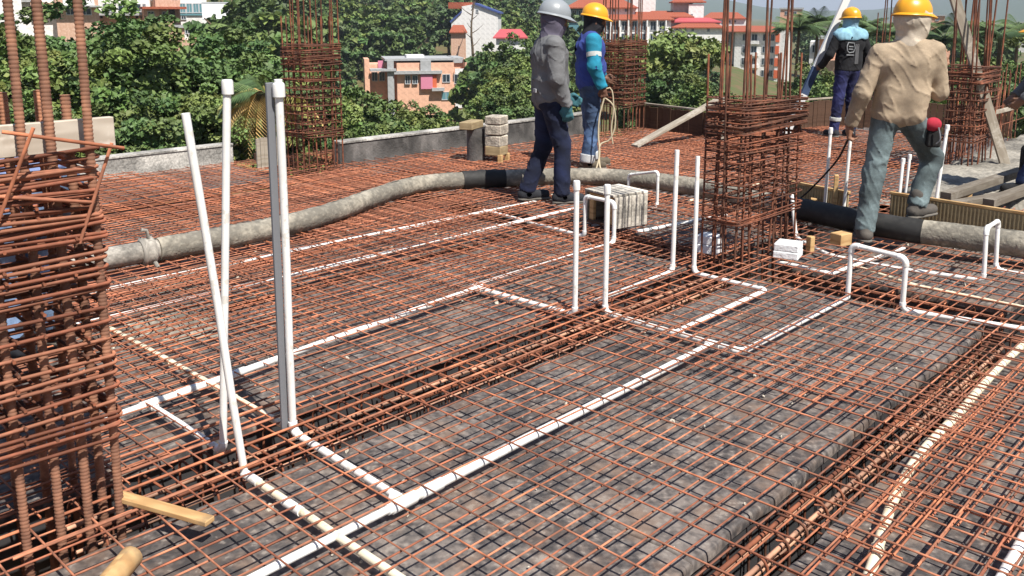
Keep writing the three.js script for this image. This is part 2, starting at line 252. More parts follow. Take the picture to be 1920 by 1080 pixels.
const c0 = columnCage('big rusty column cage of thick ribbed bars at the left edge', 0.42, 1.12, -3.3, -2.88, { nx: 8, nz: 4, r: 0.0138, wire: 0.0066, ribbed: true, short: 1.8, y0: 0.34, y1: 0.98, step: 0.055, p0: 0.96, p1: 1.22, low: 5, mats: [meshMats[2], meshMats[5], meshMats[0], cageMats[1]] });
// loose offcuts hooked over the top of it
[[[0.93, 1.33, -2.80], [0.82, 1.06, -2.84]], [[1.16, 1.26, -2.82], [1.05, 0.95, -2.86]], [[0.86, 1.32, -2.85], [1.18, 1.245, -2.78]], [[0.80, 1.14, -2.845], [1.10, 1.075, -2.845]]].forEach(([a, b], i) =>
  single('loose_rebar', rod(V(...a), V(...b), 0.0058, 6), meshMats[i % 2 ? 3 : 1], ['short orange rebar offcut slanting across the left cage top', 'short orange rebar offcut hooked on the right corner of the left cage', 'short orange rebar offcut lying over the top edge of the left cage', 'orange rebar offcut lying crosswise on the front of the left cage'][i], 'rebar', [0, 0, 0], 'loose offcuts on the left cage'));
columnCage('long rectangular column cage of thin bars right of centre', 5.2, 6.1, -3.13, -2.87, { nx: 9, nz: 4, r: 0.0076, wire: 0.0054, y0: 0.33, y1: 0.9, step: 0.07, p0: 0.9, p1: 1.1, splayX: -0.035, leanX: -0.012, low: 3, short: 1.8 });
columnCage('square column cage with mid-height stirrup bundle on the left by the kerb', 5.35, 5.8, -8.45, -8.03, { nx: 5, nz: 5, r: 0.0085, wire: 0.006, y0: 0.42, y1: 1.12, step: 0.095, p0: 1.13, p1: 1.36, low: 4, short: 2.05 });
columnCage('dark column cage standing directly behind the man in blue', 10.45, 10.95, -8.15, -7.65, { nx: 6, nz: 5, r: 0.009, wire: 0.0062, y0: 0.42, y1: 1.1, step: 0.07, p0: 1.12, p1: 1.3, low: 4, short: 1.9 });
columnCage('narrow column cage behind the man in beige with the diagonal board', 10.45, 11.15, -3.3, -2.98, { nx: 7, nz: 4, r: 0.0095, wire: 0.0062, y0: 0.34, y1: 0.92, step: 0.1, p0: 0.93, p1: 1.12, splayX: -0.05, low: 3, short: 2.6 });
columnCage('far column cage half hidden between the two men in yellow helmets', 14.0, 14.5, -5.5, -5.05, { nx: 5, nz: 4, r: 0.009, wire: 0.0062, y0: 0.3, y1: 0.6, step: 0.1, p0: 0.62, p1: 0.92, low: 3, short: 2.1 });

function beamCage(label, ax, a0, a1, c0, c1, top, bot, step, barR, nb) {
  const L = a1 - a0, w = c1 - c0, h = top - bot, g = ax === 'x' ? thing('beam_cage', label, 'rebar cage', [a0, 0, (c0 + c1) / 2], 0, 'beam reinforcement cages') : thing('beam_cage', label, 'rebar cage', [(c0 + c1) / 2, 0, a1], Math.PI / 2, 'beam reinforcement cages');
  const bg = sweep(catm([V(0, 0, 0), V(L * .3, .006, .004), V(L * .7, -.006, -.004), V(L, 0, 0)], 8), barR, 6);
  for (let k = 0; k < nb; k++) { const z = -w / 2 + w * (k + .5) / nb; const b = mesh('longitudinal_bar', bg, k % 2 ? millMat : cageMats[1], g); b.position.set(0, top - 0.03 - rr(0, .02), z); const c = mesh('longitudinal_bar', bg, millMat, g); c.position.set(0, bot + 0.03, z); const e = mesh('longitudinal_bar', bg, k % 2 ? cageMats[0] : millMat, g); e.position.set(0, (top + bot) / 2 + .03, -w / 2 + w * (k + .3) / nb); }
  const sg = sweep(loopPts(h, w, 0.045, 4).map(p => V(0, p.x, p.z)), 0.0055, 5, false, true), hook = sweep([V(0, h / 2 - .02, w / 2 - .05), V(0, h / 2 - .01, w / 2 - .02), V(0, h / 2 - .04, w / 2), V(.01, h / 2 - .11, w / 2 - .06)], 0.0055, 5);
  const n = Math.floor(L / step); for (let k = 0; k < n; k++) { const s = mesh('stirrup', sg, pick(cageMats), g); s.position.set((k + .5) * step + rr(-.02, .02), (top + bot) / 2, rr(-.01, .01)); s.rotation.y = rr(-.06, .06); if (k % 2) mesh('hook', hook, pick(meshMats), s); }
  return g;
}
beamCage('beam cage sunk in the channel across the lower right of the deck', 'x', 0.9, 5.25, -1.35, -1.2, -0.085, -0.3, 0.15, 0.009, 2);
beamCage('beam cage sunk in the central channel between the left and long columns', 'x', 1.0, 5.2, -3.22, -2.88, -0.07, -0.34, 0.13, 0.008, 4);
beamCage('beam cage sunk under the left column, running away from the camera', 'z', -4.6, -1.5, 0.26, 0.72, -0.03, -0.34, 0.14, 0.009, 4);
beamCage('beam cage sunk behind the arched white pipes on the right', 'z', -2.8, 0.8, 5.34, 5.7, -0.07, -0.34, 0.16, 0.008, 3);
beamCage('slim beam cage in the rib behind the left crossing pipes', 'x', 1.2, 5.2, -4.86, -4.73, -0.08, -0.28, 0.17, 0.007, 2);
beamCage('beam cage sunk between the long column and the wooden box', 'z', -4.9, -3.3, 5.36, 5.7, -0.03, -0.32, 0.14, 0.008, 4);
// extra top bars laid over the central beam
{ const g = thing('top_bars', 'bundle of straight orange bars laid along the central beam', 'rebar', [0.75, 0.012, 0]);
  [-2.82, -2.97, -3.1, -3.23].forEach((z, i) => { const b = mesh('bar', sweep([V(0, 0, 0), V(2.2, .004, .006), V(4.9, 0, 0)], .0055, 5), meshMats[i % 4], g); b.position.z = z; }); }
// ---------------------------------------------------------------- PVC conduit
function arc(c, a, b, R, n = 5) { // points of the bend at corner c between legs towards a and b
  const p = c.clone().add(a.clone().sub(c).normalize().multiplyScalar(R)), q = c.clone().add(b.clone().sub(c).normalize().multiplyScalar(R)), o = []; for (let i = 0; i <= n; i++) { const t = i / n; o.push(p.clone().multiplyScalar((1 - t) * (1 - t)).add(c.clone().multiplyScalar(2 * t * (1 - t))).add(q.clone().multiplyScalar(t * t))); } return o;
}
function conduit(label, runs, r, { m = mat.pvc, tees = [], caps = [], couplings = [], mats = [] } = {}) {
  const k = 0.93; r = Array.isArray(r) ? r.map(q => q * k) : r * k; tees = tees.map(t => [t[0], t[1], t[2], t[3] && t[3] * k]); caps = caps.map(t => [t[0], t[1] && t[1] * k]); couplings = couplings.map(t => [t[0], t[1], t[2] && t[2] * k]);
  const p0 = runs[0][0], g = thing('pvc_conduit', label, 'pipe', [p0[0], 0, p0[2]], 0, 'white plastic conduit runs'), o = V(p0[0], 0, p0[2]);
  runs.forEach((run, ri) => {
    const P = run.map(p => V(...p).sub(o)), mm = mats[ri] || m, rad = Array.isArray(r) ? r[ri] : r;
    for (let i = 0; i < P.length - 1; i++) {
      const a = P[i].clone(), b = P[i + 1].clone(), d = b.clone().sub(a).normalize();
      if (i > 0) a.add(d.clone().multiplyScalar(rad * 2.2)); if (i < P.length - 2) b.sub(d.clone().multiplyScalar(rad * 2.2));
      const L = a.distanceTo(b), n = Math.max(2, Math.round(L / 0.35)), pts = []; for (let k = 0; k <= n; k++) { const t = k / n, w = Math.sin(t * Math.PI) * 0.006 * Math.min(1, L); pts.push(a.clone().lerp(b, t).add(V(w * N3(t * 2, i, ri), w * N3(t * 2, i + 4, ri) * .6, w * N3(t * 2, i + 8, ri)))); }
      mesh('pipe', sweep(pts, rad, 12), mm, g);
    }
    for (let i = 1; i < P.length - 1; i++) mesh('elbow', sweep(arc(P[i], P[i - 1], P[i + 1], rad * 3.1), rad * 1.22, 12), mm, g);
  });
  const R0 = Array.isArray(r) ? Math.max(...r) : r;
  tees.forEach(([p, d1, d2, R]) => { const c = V(...p).sub(o), q = (R || R0) * 1.25, a = V(...d1).normalize(), b = V(...d2).normalize(); mesh('tee', mergeGeometries([sweep([c.clone().addScaledVector(a, -q * 2.2), c.clone().addScaledVector(a, q * 2.2)], q, 12), sweep([c, c.clone().addScaledVector(b, q * 2.2)], q, 12)]), m, g); });
  caps.forEach(([p, R]) => { const c = V(...p).sub(o), q = (R || R0); mesh('cap', sweep([c.clone().add(V(0, -.045, 0)), c.clone().add(V(0, -.043, 0)), c, c.clone().add(V(0, .008, 0))], t => q * (t < .2 ? 1.18 : t < .9 ? 1.32 : 1.1), 12), m, g); });
  couplings.forEach(([p, d, R]) => { const c = V(...p).sub(o), a = V(...d).normalize(), q = (R || R0); mesh('coupling', sweep([c.clone().addScaledVector(a, -.05), c.clone().addScaledVector(a, .05)], q * 1.2, 12), m, g); });
  return g;
}
const yL = -0.02, yH = -0.009;
conduit('long thick white pipe crossing the whole foreground to a tee', [[[0.6, yL, -2.235], [1.75, yL, -2.245]], [[1.75, yL, -2.245], [3.9, yL, -2.27]]], [0.0155, 0.0205], { tees: [[[1.82, yL, -2.245], [1, 0, 0], [0, 0, -1], 0.0205]], couplings: [[[1.95, yL, -2.247], [1, 0, 0], 0.0205]] });
conduit('white pipe loop with an upright stub and capped riser in the middle', [[[3.93, 0.72, -2.98], [3.93, yL, -2.98], [3.92, yL, -2.1], [5.17, yL, -2.09]]], 0.0165, { tees: [[[3.92, yL, -2.27], [0, 0, 1], [-1, 0, 0]], [[3.925, yL, -2.49], [0, 0, 1], [1, 0, 0], .0155]], caps: [[[3.93, 0.72, -2.98]]] });
conduit('white branch pipe running right then up to an uncapped riser', [[[3.93, yH, -2.49], [4.93, yH, -2.50], [4.95, yH, -3.03], [4.99, 0.76, -3.06]]], 0.0155);
conduit('arched white pipe bridge at right, square and knee high', [[[5.17, yL, -2.09], [5.17, 0.31, -2.09], [5.15, 0.29, -1.76], [5.15, yL, -1.76], [5.3, yL, -1.05]]], 0.0165);
conduit('capped white riser left of the middle with a branch to a second riser', [[[3.78, 0.75, -3.08], [3.78, yL, -3.08], [3.76, yL, -3.84]], [[3.78, yH, -3.12], [4.88, yH, -3.15], [4.9, 0.8, -3.16]]], [0.0165, 0.0165], { caps: [[[3.78, 0.75, -3.08]]], tees: [[[3.77, yL, -3.82], [0, 0, 1], [-1, 0, 0]]] });
conduit('white pipe from the left column to the bend before the wooden box', [[[1.15, yH, -3.62], [3.78, yH, -3.83]], [[3.72, yH, -3.87], [5.22, yH, -3.89], [5.22, 0.3, -3.89], [5.26, 0.3, -4.2], [5.26, yL, -4.2], [5.4, yL, -5.45]]], [0.0175, 0.0165], { tees: [[[1.57, yH, -3.655], [1, 0, -.08], [0, 0, 1]]], couplings: [[[1.75, yH, -3.668], [1, 0, -.08]], [[2.0, yH, -3.688], [1, 0, -.08]]] });
conduit('cream pipe crossing the white one beside the left column', [[[1.86, yL + .006, -4.86], [1.86, yL + .006, -3.0]]], 0.0165, { m: mat.cream, couplings: [[[1.86, yL + .006, -4.1], [0, 0, 1]], [[1.86, yL + .006, -3.5], [0, 0, 1]]] });
conduit('tallest thick white riser left of centre with a pale collar', [[[1.82, 1.42, -2.906], [1.86, yL, -2.99], [1.83, yL, -2.3]]], 0.0165, { caps: [[[1.82, 1.40, -2.906], .019]] });
conduit('white riser with a socket top beside the leaning pipe', [[[1.57, yL + .006, -3.66], [1.57, yL + .006, -3.03], [1.632, 1.42, -2.938]]], 0.0155, { caps: [[[1.632, 1.42, -2.938], .017]], mats: [] });
conduit('leaning white pipe rising from a cream run at lower left', [[[1.424, 1.33, -2.85], [1.545, yL, -2.83]], [[1.545, yL, -2.83], [1.535, yL, -1.6]]], [0.0155, 0.0155], { mats: [mat.pvc, mat.cream], couplings: [[[1.545, yL, -2.78], [0, 0, 1]], [[1.54, yL, -2.5], [0, 0, 1]]] });
single('shaded_side_strip', boxUV(box(0.032, 1.42, 0.012, .002)).rotateZ(0.028).rotateX(.058), mat.greyPvc, 'added grey strip for the shaded side of the tallest white riser', 'strip', [1.817, 0.70, -2.972]);  // shaded left side of the riser, added as a strip of darker grey
conduit('nearer of the two parallel white pipes at the back left', [[[1.6, yH, -4.93], [3.0, yH, -4.96], [6.0, yH, -4.87]]].map(r => [r[0], r[2]]), 0.0165);
conduit('farther of the two parallel white pipes at the back left', [[[1.6, yH, -5.5], [6.0, yH, -5.32]]], 0.016);
conduit('thin pipe joining the arched bend beside the wooden box', [[[6.2, yL, -4.7], [6.62, yL, -4.78], [6.62, 0.22, -4.78], [6.56, 0.3, -4.42], [6.56, yL, -4.42], [6.3, yL, -4.4]]], 0.014);
conduit('short white pipe lying behind the long column at its foot', [[[5.6, yL + .02, -3.95], [6.6, yL + .02, -3.75]]], 0.016);
conduit('pale pipe reaching back to the hose behind the risers', [[[6.9, yL + .02, -4.3], [8.1, yL + .02, -4.25]]], 0.014, { m: mat.cream });
// curving cream hose pipe at right
{ const P = [[5.3, -.03, -1.10], [4.58, -.03, -1.1], [3.92, -.025, -1.07], [3.52, -.03, -1.065], [3.27, -.03, -1.045], [3.04, -.03, -1.01], [2.83, -.03, -0.965], [2.51, -.03, -0.89], [1.9, -.03, -0.78]].map(p => V(p[0] - 5.3, p[1], p[2] + 1.1)); const g = thing('flexible_pipe', 'curving cream pipe snaking down the right foreground', 'pipe', [5.3, 0, -1.1]); mesh('pipe', sweep(catm(P, 60), .0185, 12), mat.cream, g); mesh('coupling', sweep([P[7].clone().lerp(P[6], .6), P[7].clone().lerp(P[6], .4)], .022, 12), mat.cream, g); }
conduit('white pipe just entering at the bottom right corner', [[[3.4, yL, -0.62], [2.3, yL, -0.57]]], 0.019, { couplings: [[[2.93, yL, -.595], [1, 0, 0]]] });
conduit('white pipe on a short upright at the foot of the long column', [[[6.4, 0.3, -3.08], [6.35, yL, -3.0], [6.03, yL, -2.6], [6.0, yL, -2.2], [6.11, yL, -1.6], [6.13, 0.32, -1.62], [6.46, 0.31, -1.64], [6.44, yL, -1.62], [6.4, yL, -0.7]]], 0.0155);
conduit('cream pipe run passing under the arched bridge at right', [[[5.62, yL, -2.78], [5.58, yL, -2.38], [6.6, yL, -2.28]]], 0.0145);
conduit('thin cream pipe running to the right edge behind the bridge', [[[5.9, yL, -2.4], [5.7, yL, -1.9], [5.68, yL, -0.8]]], 0.012, { m: mat.cream });
conduit('left one of two thin capped risers behind the long column', [[[7.28, yL, -3.2], [7.3, 0.72, -3.2]]], 0.0145, { caps: [[[7.3, .72, -3.2]]] });
conduit('right one of two thin capped risers behind the long column', [[[7.2, yL, -3.0], [7.24, 0.74, -3.0]]], 0.0145, { caps: [[[7.24, .74, -3.0]]] });
conduit('short leaning riser seen between the legs of the man in beige', [[[8.3, yL, -2.95], [8.38, 0.36, -2.97]]], 0.016, { caps: [[[8.38, .36, -2.97]]] });
conduit('second short riser seen behind the knee of the man in beige', [[[8.75, yL, -3.05], [8.8, 0.34, -3.06]]], 0.015, { caps: [[[8.8, .34, -3.06]]] });
conduit('leaning white riser beside the red pouch of the man in beige', [[[8.6, yL, -2.72], [8.72, 0.66, -2.72]]], 0.017, { caps: [[[8.72, .66, -2.72]]] });

// ---------------------------------------------------------------- concrete pumping line
{
  const g = thing('concrete_hose', 'thick grey concrete pumping hose winding behind the standing man', 'hose', [2.6, 0, -5.75]); const o = V(2.6, 0, -5.75), y = 0.097;
  const P = [[2.62, y, -5.78], [3.2, y, -5.76], [3.75, y, -5.8], [4.25, y, -5.94], [4.85, y, -6.18], [5.4, y, -6.32], [5.85, y, -6.18], [6.25, y, -5.92], [6.75, y, -5.55], [7.02, y, -5.05], [7.1, y, -4.45], [7.0, y, -3.95], [6.9, y, -3.5], [6.83, y, -3.15], [6.76, y, -2.85], [6.7, y, -2.5], [6.7, y, -2.25], [6.75, y, -1.95], [6.82, y, -1.5], [6.9, y, -0.6], [7.0, y, 0.4]].map(p => V(...p).sub(o));
  const C = new THREE.CatmullRomCurve3(P, false, 'centripetal'); C.arcLengthDivisions = 600; const pts = C.getSpacedPoints(420); // about 2.4 cm apart
  const at = f => Math.round(f * 420), near = (x, z) => { let b = 0, bd = 9; pts.forEach((p, i) => { const d = Math.hypot(p.x + o.x - x, p.z + o.z - z); if (d < bd) { bd = d; b = i; } }); return b; };
  const seg = (a, b, R, m, name) => mesh(name, sweep(pts.slice(a, b + 1), (t, q, p) => R + 0.006 * N3(p.x * 7, q, p.z * 7) + 0.003 * N3(p.x * 30, q * 3, p.z * 30), 18), m, g);
  const i1 = near(5.85, -6.18), i2 = near(6.2, -5.95), i3 = near(6.88, -3.4), i4 = near(6.7, -2.2);
  seg(0, i1, 0.08, mat.rubber, 'hose'); seg(i1, i2, 0.088, mat.blackRubber, 'wrapped_joint'); seg(i2, i3, 0.082, mat.rubber, 'hose'); seg(i3, i4, 0.092, mat.blackRubber, 'wrapped_joint'); seg(i4, 420, 0.09, mat.rubber, 'hose');
  // steel end piece and clamp
  const e = V(2.62, y, -5.78).sub(o), dir = V(-1, 0, -0.1).normalize();
  mesh('steel_pipe', sweep([0, .3, .6, 1.2, 1.9].map(t => e.clone().addScaledVector(dir, t)), t => .07, 18), mat.steelDusty, g);
  const cl = mesh('clamp', mergeGeometries([sweep([0.02, .035, .05, .085, .1, .115].map(t => e.clone().addScaledVector(dir, t)), t => [.08, .102, .094, .094, .102, .08][Math.round(t * 5)], 20)]), mat.steelDusty, g);
  mesh('lever', sweep([e.clone().addScaledVector(dir, .06).add(V(0, .088, .02)), e.clone().addScaledVector(dir, .075).add(V(0, .15, .03)), e.clone().addScaledVector(dir, .11).add(V(0, .16, .03))], .012, 8), mat.steelDusty, cl);
  mesh('lever', sweep([e.clone().addScaledVector(dir, .06).add(V(0, -.06, .09)), e.clone().addScaledVector(dir, .06).add(V(0, -.09, .13))], .014, 8), mat.steelDusty, cl);
}
// ---------------------------------------------------------------- land, hills, haze
const tanOf = c => (c - 960) / 1710;                       // bearing of a sight line, as the tangent to the right of straight ahead
const sst = (a, b, x) => { const t = sat((x - a) / (b - a)); return t * t * (3 - 2 * t); };
const lerpT = (T, d) => { for (let i = 1; i < T.length; i++) if (d < T[i][0]) { const [a, x] = T[i - 1], [b, y] = T[i]; return x + (y - x) * (d - a) / (b - a); } return T[T.length - 1][1]; };
const HL = [[0, -14], [45, -12.5], [80, -10], [112, -5.5], [130, -3], [200, 7], [400, 26], [900, 30], [9000, 20]], HC = [[0, -14], [135, -15], [160, -13], [190, -8], [250, -2], [400, 9], [700, 24], [9000, 20]], HR = [[0, -14], [120, -13], [160, -9], [220, -9], [400, -6], [900, -4], [9000, -4]], HF = [[0, -14], [400, -14], [900, -12], [9000, -8]];
function groundY(c, d) { const a = sst(620, 430, c), b = sst(940, 1120, c), e = sst(1330, 1500, c); let h = lerpT(HC, d); h = h + (lerpT(HL, d) - h) * a; h = h + (lerpT(HR, d) - h) * b; return h + (lerpT(HF, d) - h) * e; }
function spot(c, d) { const t = tanOf(c), l = Math.hypot(1, t); return V(0, 0, 0).addScaledVector(FWD, d / l).addScaledVector(RIGHT, d * t / l); } // d measured along the sight line
{
  const pos = [], idx = [], uv = [], rad = [9, 14, 20, 30, 42, 56, 72, 90, 110, 130, 150, 170, 190, 215, 245, 290, 350, 450, 600, 900, 1500, 3000, 6000, 9000], A = 180;
  for (let i = 0; i < rad.length; i++) for (let k = 0; k <= A; k++) { const a = (k / A) * 2 * Math.PI - Math.PI, cl = Math.max(-0.7, Math.min(0.7, a)), c = 960 + 1710 * Math.tan(cl), d = rad[i]; const p = V(0, 0, 0).addScaledVector(FWD, Math.cos(a) * d).addScaledVector(RIGHT, Math.sin(a) * d); pos.push(p.x, groundY(c, d) + 0.8 * N3(p.x * .05, 0, p.z * .05), p.z); uv.push(p.x * .05, p.z * .05); }
  for (let i = 0; i < rad.length - 1; i++) for (let k = 0; k < A; k++) { const a = i * (A + 1) + k; idx.push(a, a + 1, a + A + 1, a + 1, a + A + 2, a + A + 1); }
  const g = new THREE.BufferGeometry(); g.setAttribute('position', new THREE.Float32BufferAttribute(pos, 3)); g.setAttribute('uv', new THREE.Float32BufferAttribute(uv, 2)); g.setIndex(idx); g.computeVertexNormals();
  const grass = tex(256, (u, v) => { const a = tn(u, v, 6, 4, 2), b = tn(u, v, 30, 3, 4); return mix([0.30, 0.36, 0.17], [0.42, 0.36, 0.24], sat(0.4 + a * 1.5 + b * .8)); });
  structure('ground', g, M({ map: grass, roughness: 1, side: THREE.DoubleSide }));
  const mp = [], mi = [], prof = [[-1e5, 90], [900, 80], [1250, 42], [1340, 34], [1420, 18], [1500, 10], [1640, 12], [1720, 22], [1790, 48], [1860, 75], [1960, 110], [2300, 140], [1e5, 120]], n = 400, R = 8;
  for (let k = 0; k <= n; k++) { const a = (k / n) * 2 * Math.PI - Math.PI, cl = Math.max(-0.9, Math.min(0.9, a)), c = 960 + 1710 * Math.tan(cl), top = lerpT(prof, c); for (let j = 0; j <= R; j++) { const t = j / R, d = 2300 + 1500 * t, q = V(0, 0, 0).addScaledVector(FWD, Math.cos(a) * d).addScaledVector(RIGHT, Math.sin(a) * d); const h = -30 + (top * d / 1745 * 1.02 + 30) * Math.pow(t, 0.8) * (1 + 0.25 * fbm(q.x * .002, 1, q.z * .002, 4) * (t < 1 ? 1 : .4)); mp.push(q.x, h, q.z); } for (let j = R + 1; j <= R + 2; j++) { const d = 3800 + 1200 * (j - R), q = V(0, 0, 0).addScaledVector(FWD, Math.cos(a) * d).addScaledVector(RIGHT, Math.sin(a) * d); mp.push(q.x, -30, q.z); } }
  const W = R + 3; for (let k = 0; k < n; k++) for (let j = 0; j < W - 1; j++) { const a = k * W + j; mi.push(a, a + 1, a + W, a + 1, a + W + 1, a + W); }
  const mg = new THREE.BufferGeometry(); mg.setAttribute('position', new THREE.Float32BufferAttribute(mp, 3)); mg.setIndex(mi); mg.computeVertexNormals();
  structure('mountains', mg, M({ color: lin(0.055, 0.085, 0.04), roughness: 1, side: THREE.DoubleSide }));
}
scene.fog = new THREE.FogExp2(new THREE.Color(0.72, 0.82, 0.95), 0.00022);

// ---------------------------------------------------------------- trees
const leafMat = M({ vertexColors: true, roughness: 0.62, side: THREE.DoubleSide }), barkMat = M({ map: greyWoodTex, color: lin(0.3, 0.24, 0.18), roughness: 1 });
function crownGeo(R, H, clumps, leaves, leaf, tint, flat = 0) {
  const n = clumps * leaves, pos = new Float32Array(n * 18), col = new Float32Array(n * 18); let o = 0;
  const A = V(), B = V(), Nn = V(), P = V(), lob = rr(0, 99);
  for (let c = 0; c < clumps; c++) {
    const th = rr(0, 6.283), u = rr(-0.75, 1), s = Math.sqrt(1 - u * u), sh = Math.pow(rnd(), 0.35) * (0.82 + 0.5 * N3(Math.cos(th) * 1.6 + lob, u * 1.6, Math.sin(th) * 1.6));
    const C = V(Math.cos(th) * s * R * sh, (flat ? Math.max(u, -.2) : u) * H * sh, Math.sin(th) * s * R * sh), out = C.clone().normalize(), cr = R * rr(0.12, 0.22);
    const tc = rr(0.72, 1.28), yel = rr(0.85, 1.25);
    for (let l = 0; l < leaves; l++) {
      P.set(rr(-1, 1), rr(-1, 1), rr(-1, 1)); if (P.lengthSq() > 1) P.multiplyScalar(0.6); P.multiplyScalar(cr); P.y *= 0.62; P.add(C);
      Nn.set(rr(-1, 1), rr(-0.2, 1.2), rr(-1, 1)).addScaledVector(out, 0.5).normalize(); A.set(rr(-1, 1), rr(-.6, .3), rr(-1, 1)); A.addScaledVector(Nn, -A.dot(Nn)).normalize(); B.crossVectors(Nn, A);
      const L = leaf * rr(0.6, 1.35), W = L * rr(0.34, 0.5), f = L * 0.12, t = tc * rr(0.75, 1.25);
      const q = [[-L / 2, 0, 0], [0, -W, f], [L / 2, 0, -f], [-L / 2, 0, 0], [L / 2, 0, -f], [0, W, f]];
      for (const [a, b, h] of q) { pos[o] = P.x + A.x * a + B.x * b + Nn.x * h; pos[o + 1] = P.y + A.y * a + B.y * b + Nn.y * h; pos[o + 2] = P.z + A.z * a + B.z * b + Nn.z * h; col[o] = tint[0] * t * yel; col[o + 1] = tint[1] * t; col[o + 2] = tint[2] * t; o += 3; }
    }
  }
  const g = new THREE.BufferGeometry(); g.setAttribute('position', new THREE.BufferAttribute(pos, 3)); g.setAttribute('color', new THREE.BufferAttribute(col, 3)); g.computeVertexNormals(); return g;
}
const G1 = [0.115, 0.175, 0.042], G2 = [0.082, 0.138, 0.038], G3 = [0.14, 0.195, 0.05], G4 = [0.07, 0.115, 0.04];
const crowns = {
  near: [crownGeo(1, 0.95, 150, 150, 0.056, G1), crownGeo(1, 1.05, 150, 150, 0.056, G2), crownGeo(1, 0.9, 150, 150, 0.06, G3)],
  mid: [crownGeo(1, 0.9, 120, 90, 0.068, G1), crownGeo(1, 1.0, 120, 90, 0.068, G2), crownGeo(1, 0.85, 120, 90, 0.07, G3)],
  far: [crownGeo(1, 0.85, 70, 26, 0.17, G2), crownGeo(1, 0.95, 70, 26, 0.17, G4), crownGeo(1, 0.8, 70, 24, 0.18, G1)],
  flat: [crownGeo(1, 0.45, 150, 42, 0.085, G3, 1)],
};
const trunkGeo = sweep(catm([V(0, 0, 0), V(.05, .35, .02), V(-.03, .7, -.03), V(0, 1, 0)], 6), t => 0.05 * (1.15 - t * .6), 7, false), limbGeos = [0, 1, 2].map(k => sweep([V(0, 0, 0), V(.25, .22, .05 * k), V(.6, .5, .1 * (k - 1))], t => 0.035 * (1 - t * .7), 5, false));
function tree(c, top, d, R, kind, v, label, group) { // top: sight height of the crown's top, R: crown radius
  const p = spot(c, d), gy = groundY(c, d), yTop = top === null ? gy + R * 2.05 : EYE.y + (30 - top) / 1745 * d, H = R * (kind === 'flat' ? 0.45 : 0.95), cy = Math.max(yTop - H, gy + H * .7);
  const g = thing(kind === 'flat' ? 'spreading_tree' : 'leafy_tree', label, 'tree', [p.x, gy, p.z], rr(0, 6.28), group);
  const hTr = Math.max(1.5, cy - gy), t = mesh('trunk', trunkGeo, barkMat, g); t.scale.set(R * 1.1, hTr, R * 1.1);
  for (let k = 0; k < 3; k++) { const l = mesh('limb', limbGeos[k], barkMat, t); l.position.set(0, 0.86, 0); l.rotation.y = k * 2.1; l.scale.set(0.9, R * 1.1 / hTr * 1.2, 0.9); }
  const cr = mesh('crown', crowns[kind][v % crowns[kind].length], leafMat, g); cr.scale.setScalar(R); cr.position.y = cy - gy; return g;
}
// close row filling the left, bearing / top / distance / radius
[[-70, 30, 30, 3.4, 0, 'behind the left cage at the very edge of the frame'], [45, 40, 27, 2.8, 2, 'behind the thick ribbed bars of the left cage'], [120, 22, 36, 3.6, 1, 'highest of those behind the left cage'], [205, 32, 26, 2.9, 0, 'just right of the left cage and its pale plank'], [262, 30, 35, 3.1, 2, 'below the white house on the hill'], [318, 60, 27, 2.7, 1, 'behind the leaning white pipe'], [395, 84, 30, 2.7, 0, 'left of the tallest white risers, below the billboard'], [392, 130, 24, 1.7, 2, 'low between the two tall white risers'], [462, 70, 40, 3.4, 1, 'rising behind the dry palm'], [545, 110, 36, 2.9, 2, 'yellowish, seen through the small left column cage'], [250, 190, 23, 2.0, 1, 'lowest against the back left kerb'], [350, 190, 24, 2.0, 2, 'lowest behind the leaning pipe near the kerb'], [70, 180, 23, 2.2, 0, 'lowest behind the left cage'], [160, 170, 25, 2.2, 1, 'low and dark just above the back left kerb']].forEach(([c, t, d, R, v, l], i) => tree(c, t, d, R, 'near', v, 'dense green tree ' + l, 'dense trees close to the slab'));
[[610, 175, 34, 2.6, 0, 'right of the small left column cage, partly seen through it'], [690, 168, 40, 3.0, 1, 'in front of the grey wing of the orange building'], [755, 172, 42, 2.6, 2, 'centred below the pink panel of the orange building'], [788, 190, 44, 1.9, 1, 'covering the lower right of the orange building'], [720, 220, 30, 2.0, 2, 'low against the kerb right of the small left column'], [800, 215, 33, 1.9, 0, 'yellow-green and low, left of the stacked blocks'], [660, 230, 26, 1.5, 1, 'small and low against the kerb'], [952, 118, 52, 2.4, 2, 'right of the orange building'], [985, 95, 60, 3.0, 0, 'behind the back of the man in grey'], [955, 170, 44, 2.0, 1, 'above the stacked blocks'], [1010, 130, 50, 3.0, 2, 'between the two standing men'], [860, 232, 38, 1.6, 0, 'lowest, directly behind the stacked blocks'], [985, 60, 85, 4.6, 1, 'taller, behind the shoulders of the man in grey']].forEach(([c, t, d, R, v, l]) => tree(c, t, d, R, 'mid', v, 'rounded green tree ' + l, 'trees beyond the back kerb'));
[[1255, 52, 62, 4.6, 0, 'wide feathery tree behind the cage and leaning plank'], [1285, 62, 70, 3.4, 0, 'wide feathery tree left of the white tower block'], [1190, 75, 75, 4.0, 0, 'wide feathery tree behind the cage of the man in blue']].forEach(([c, t, d, R, v, l]) => tree(c, t, d, R, 'flat', v, l, 'spreading trees in front of the red-roofed houses'));
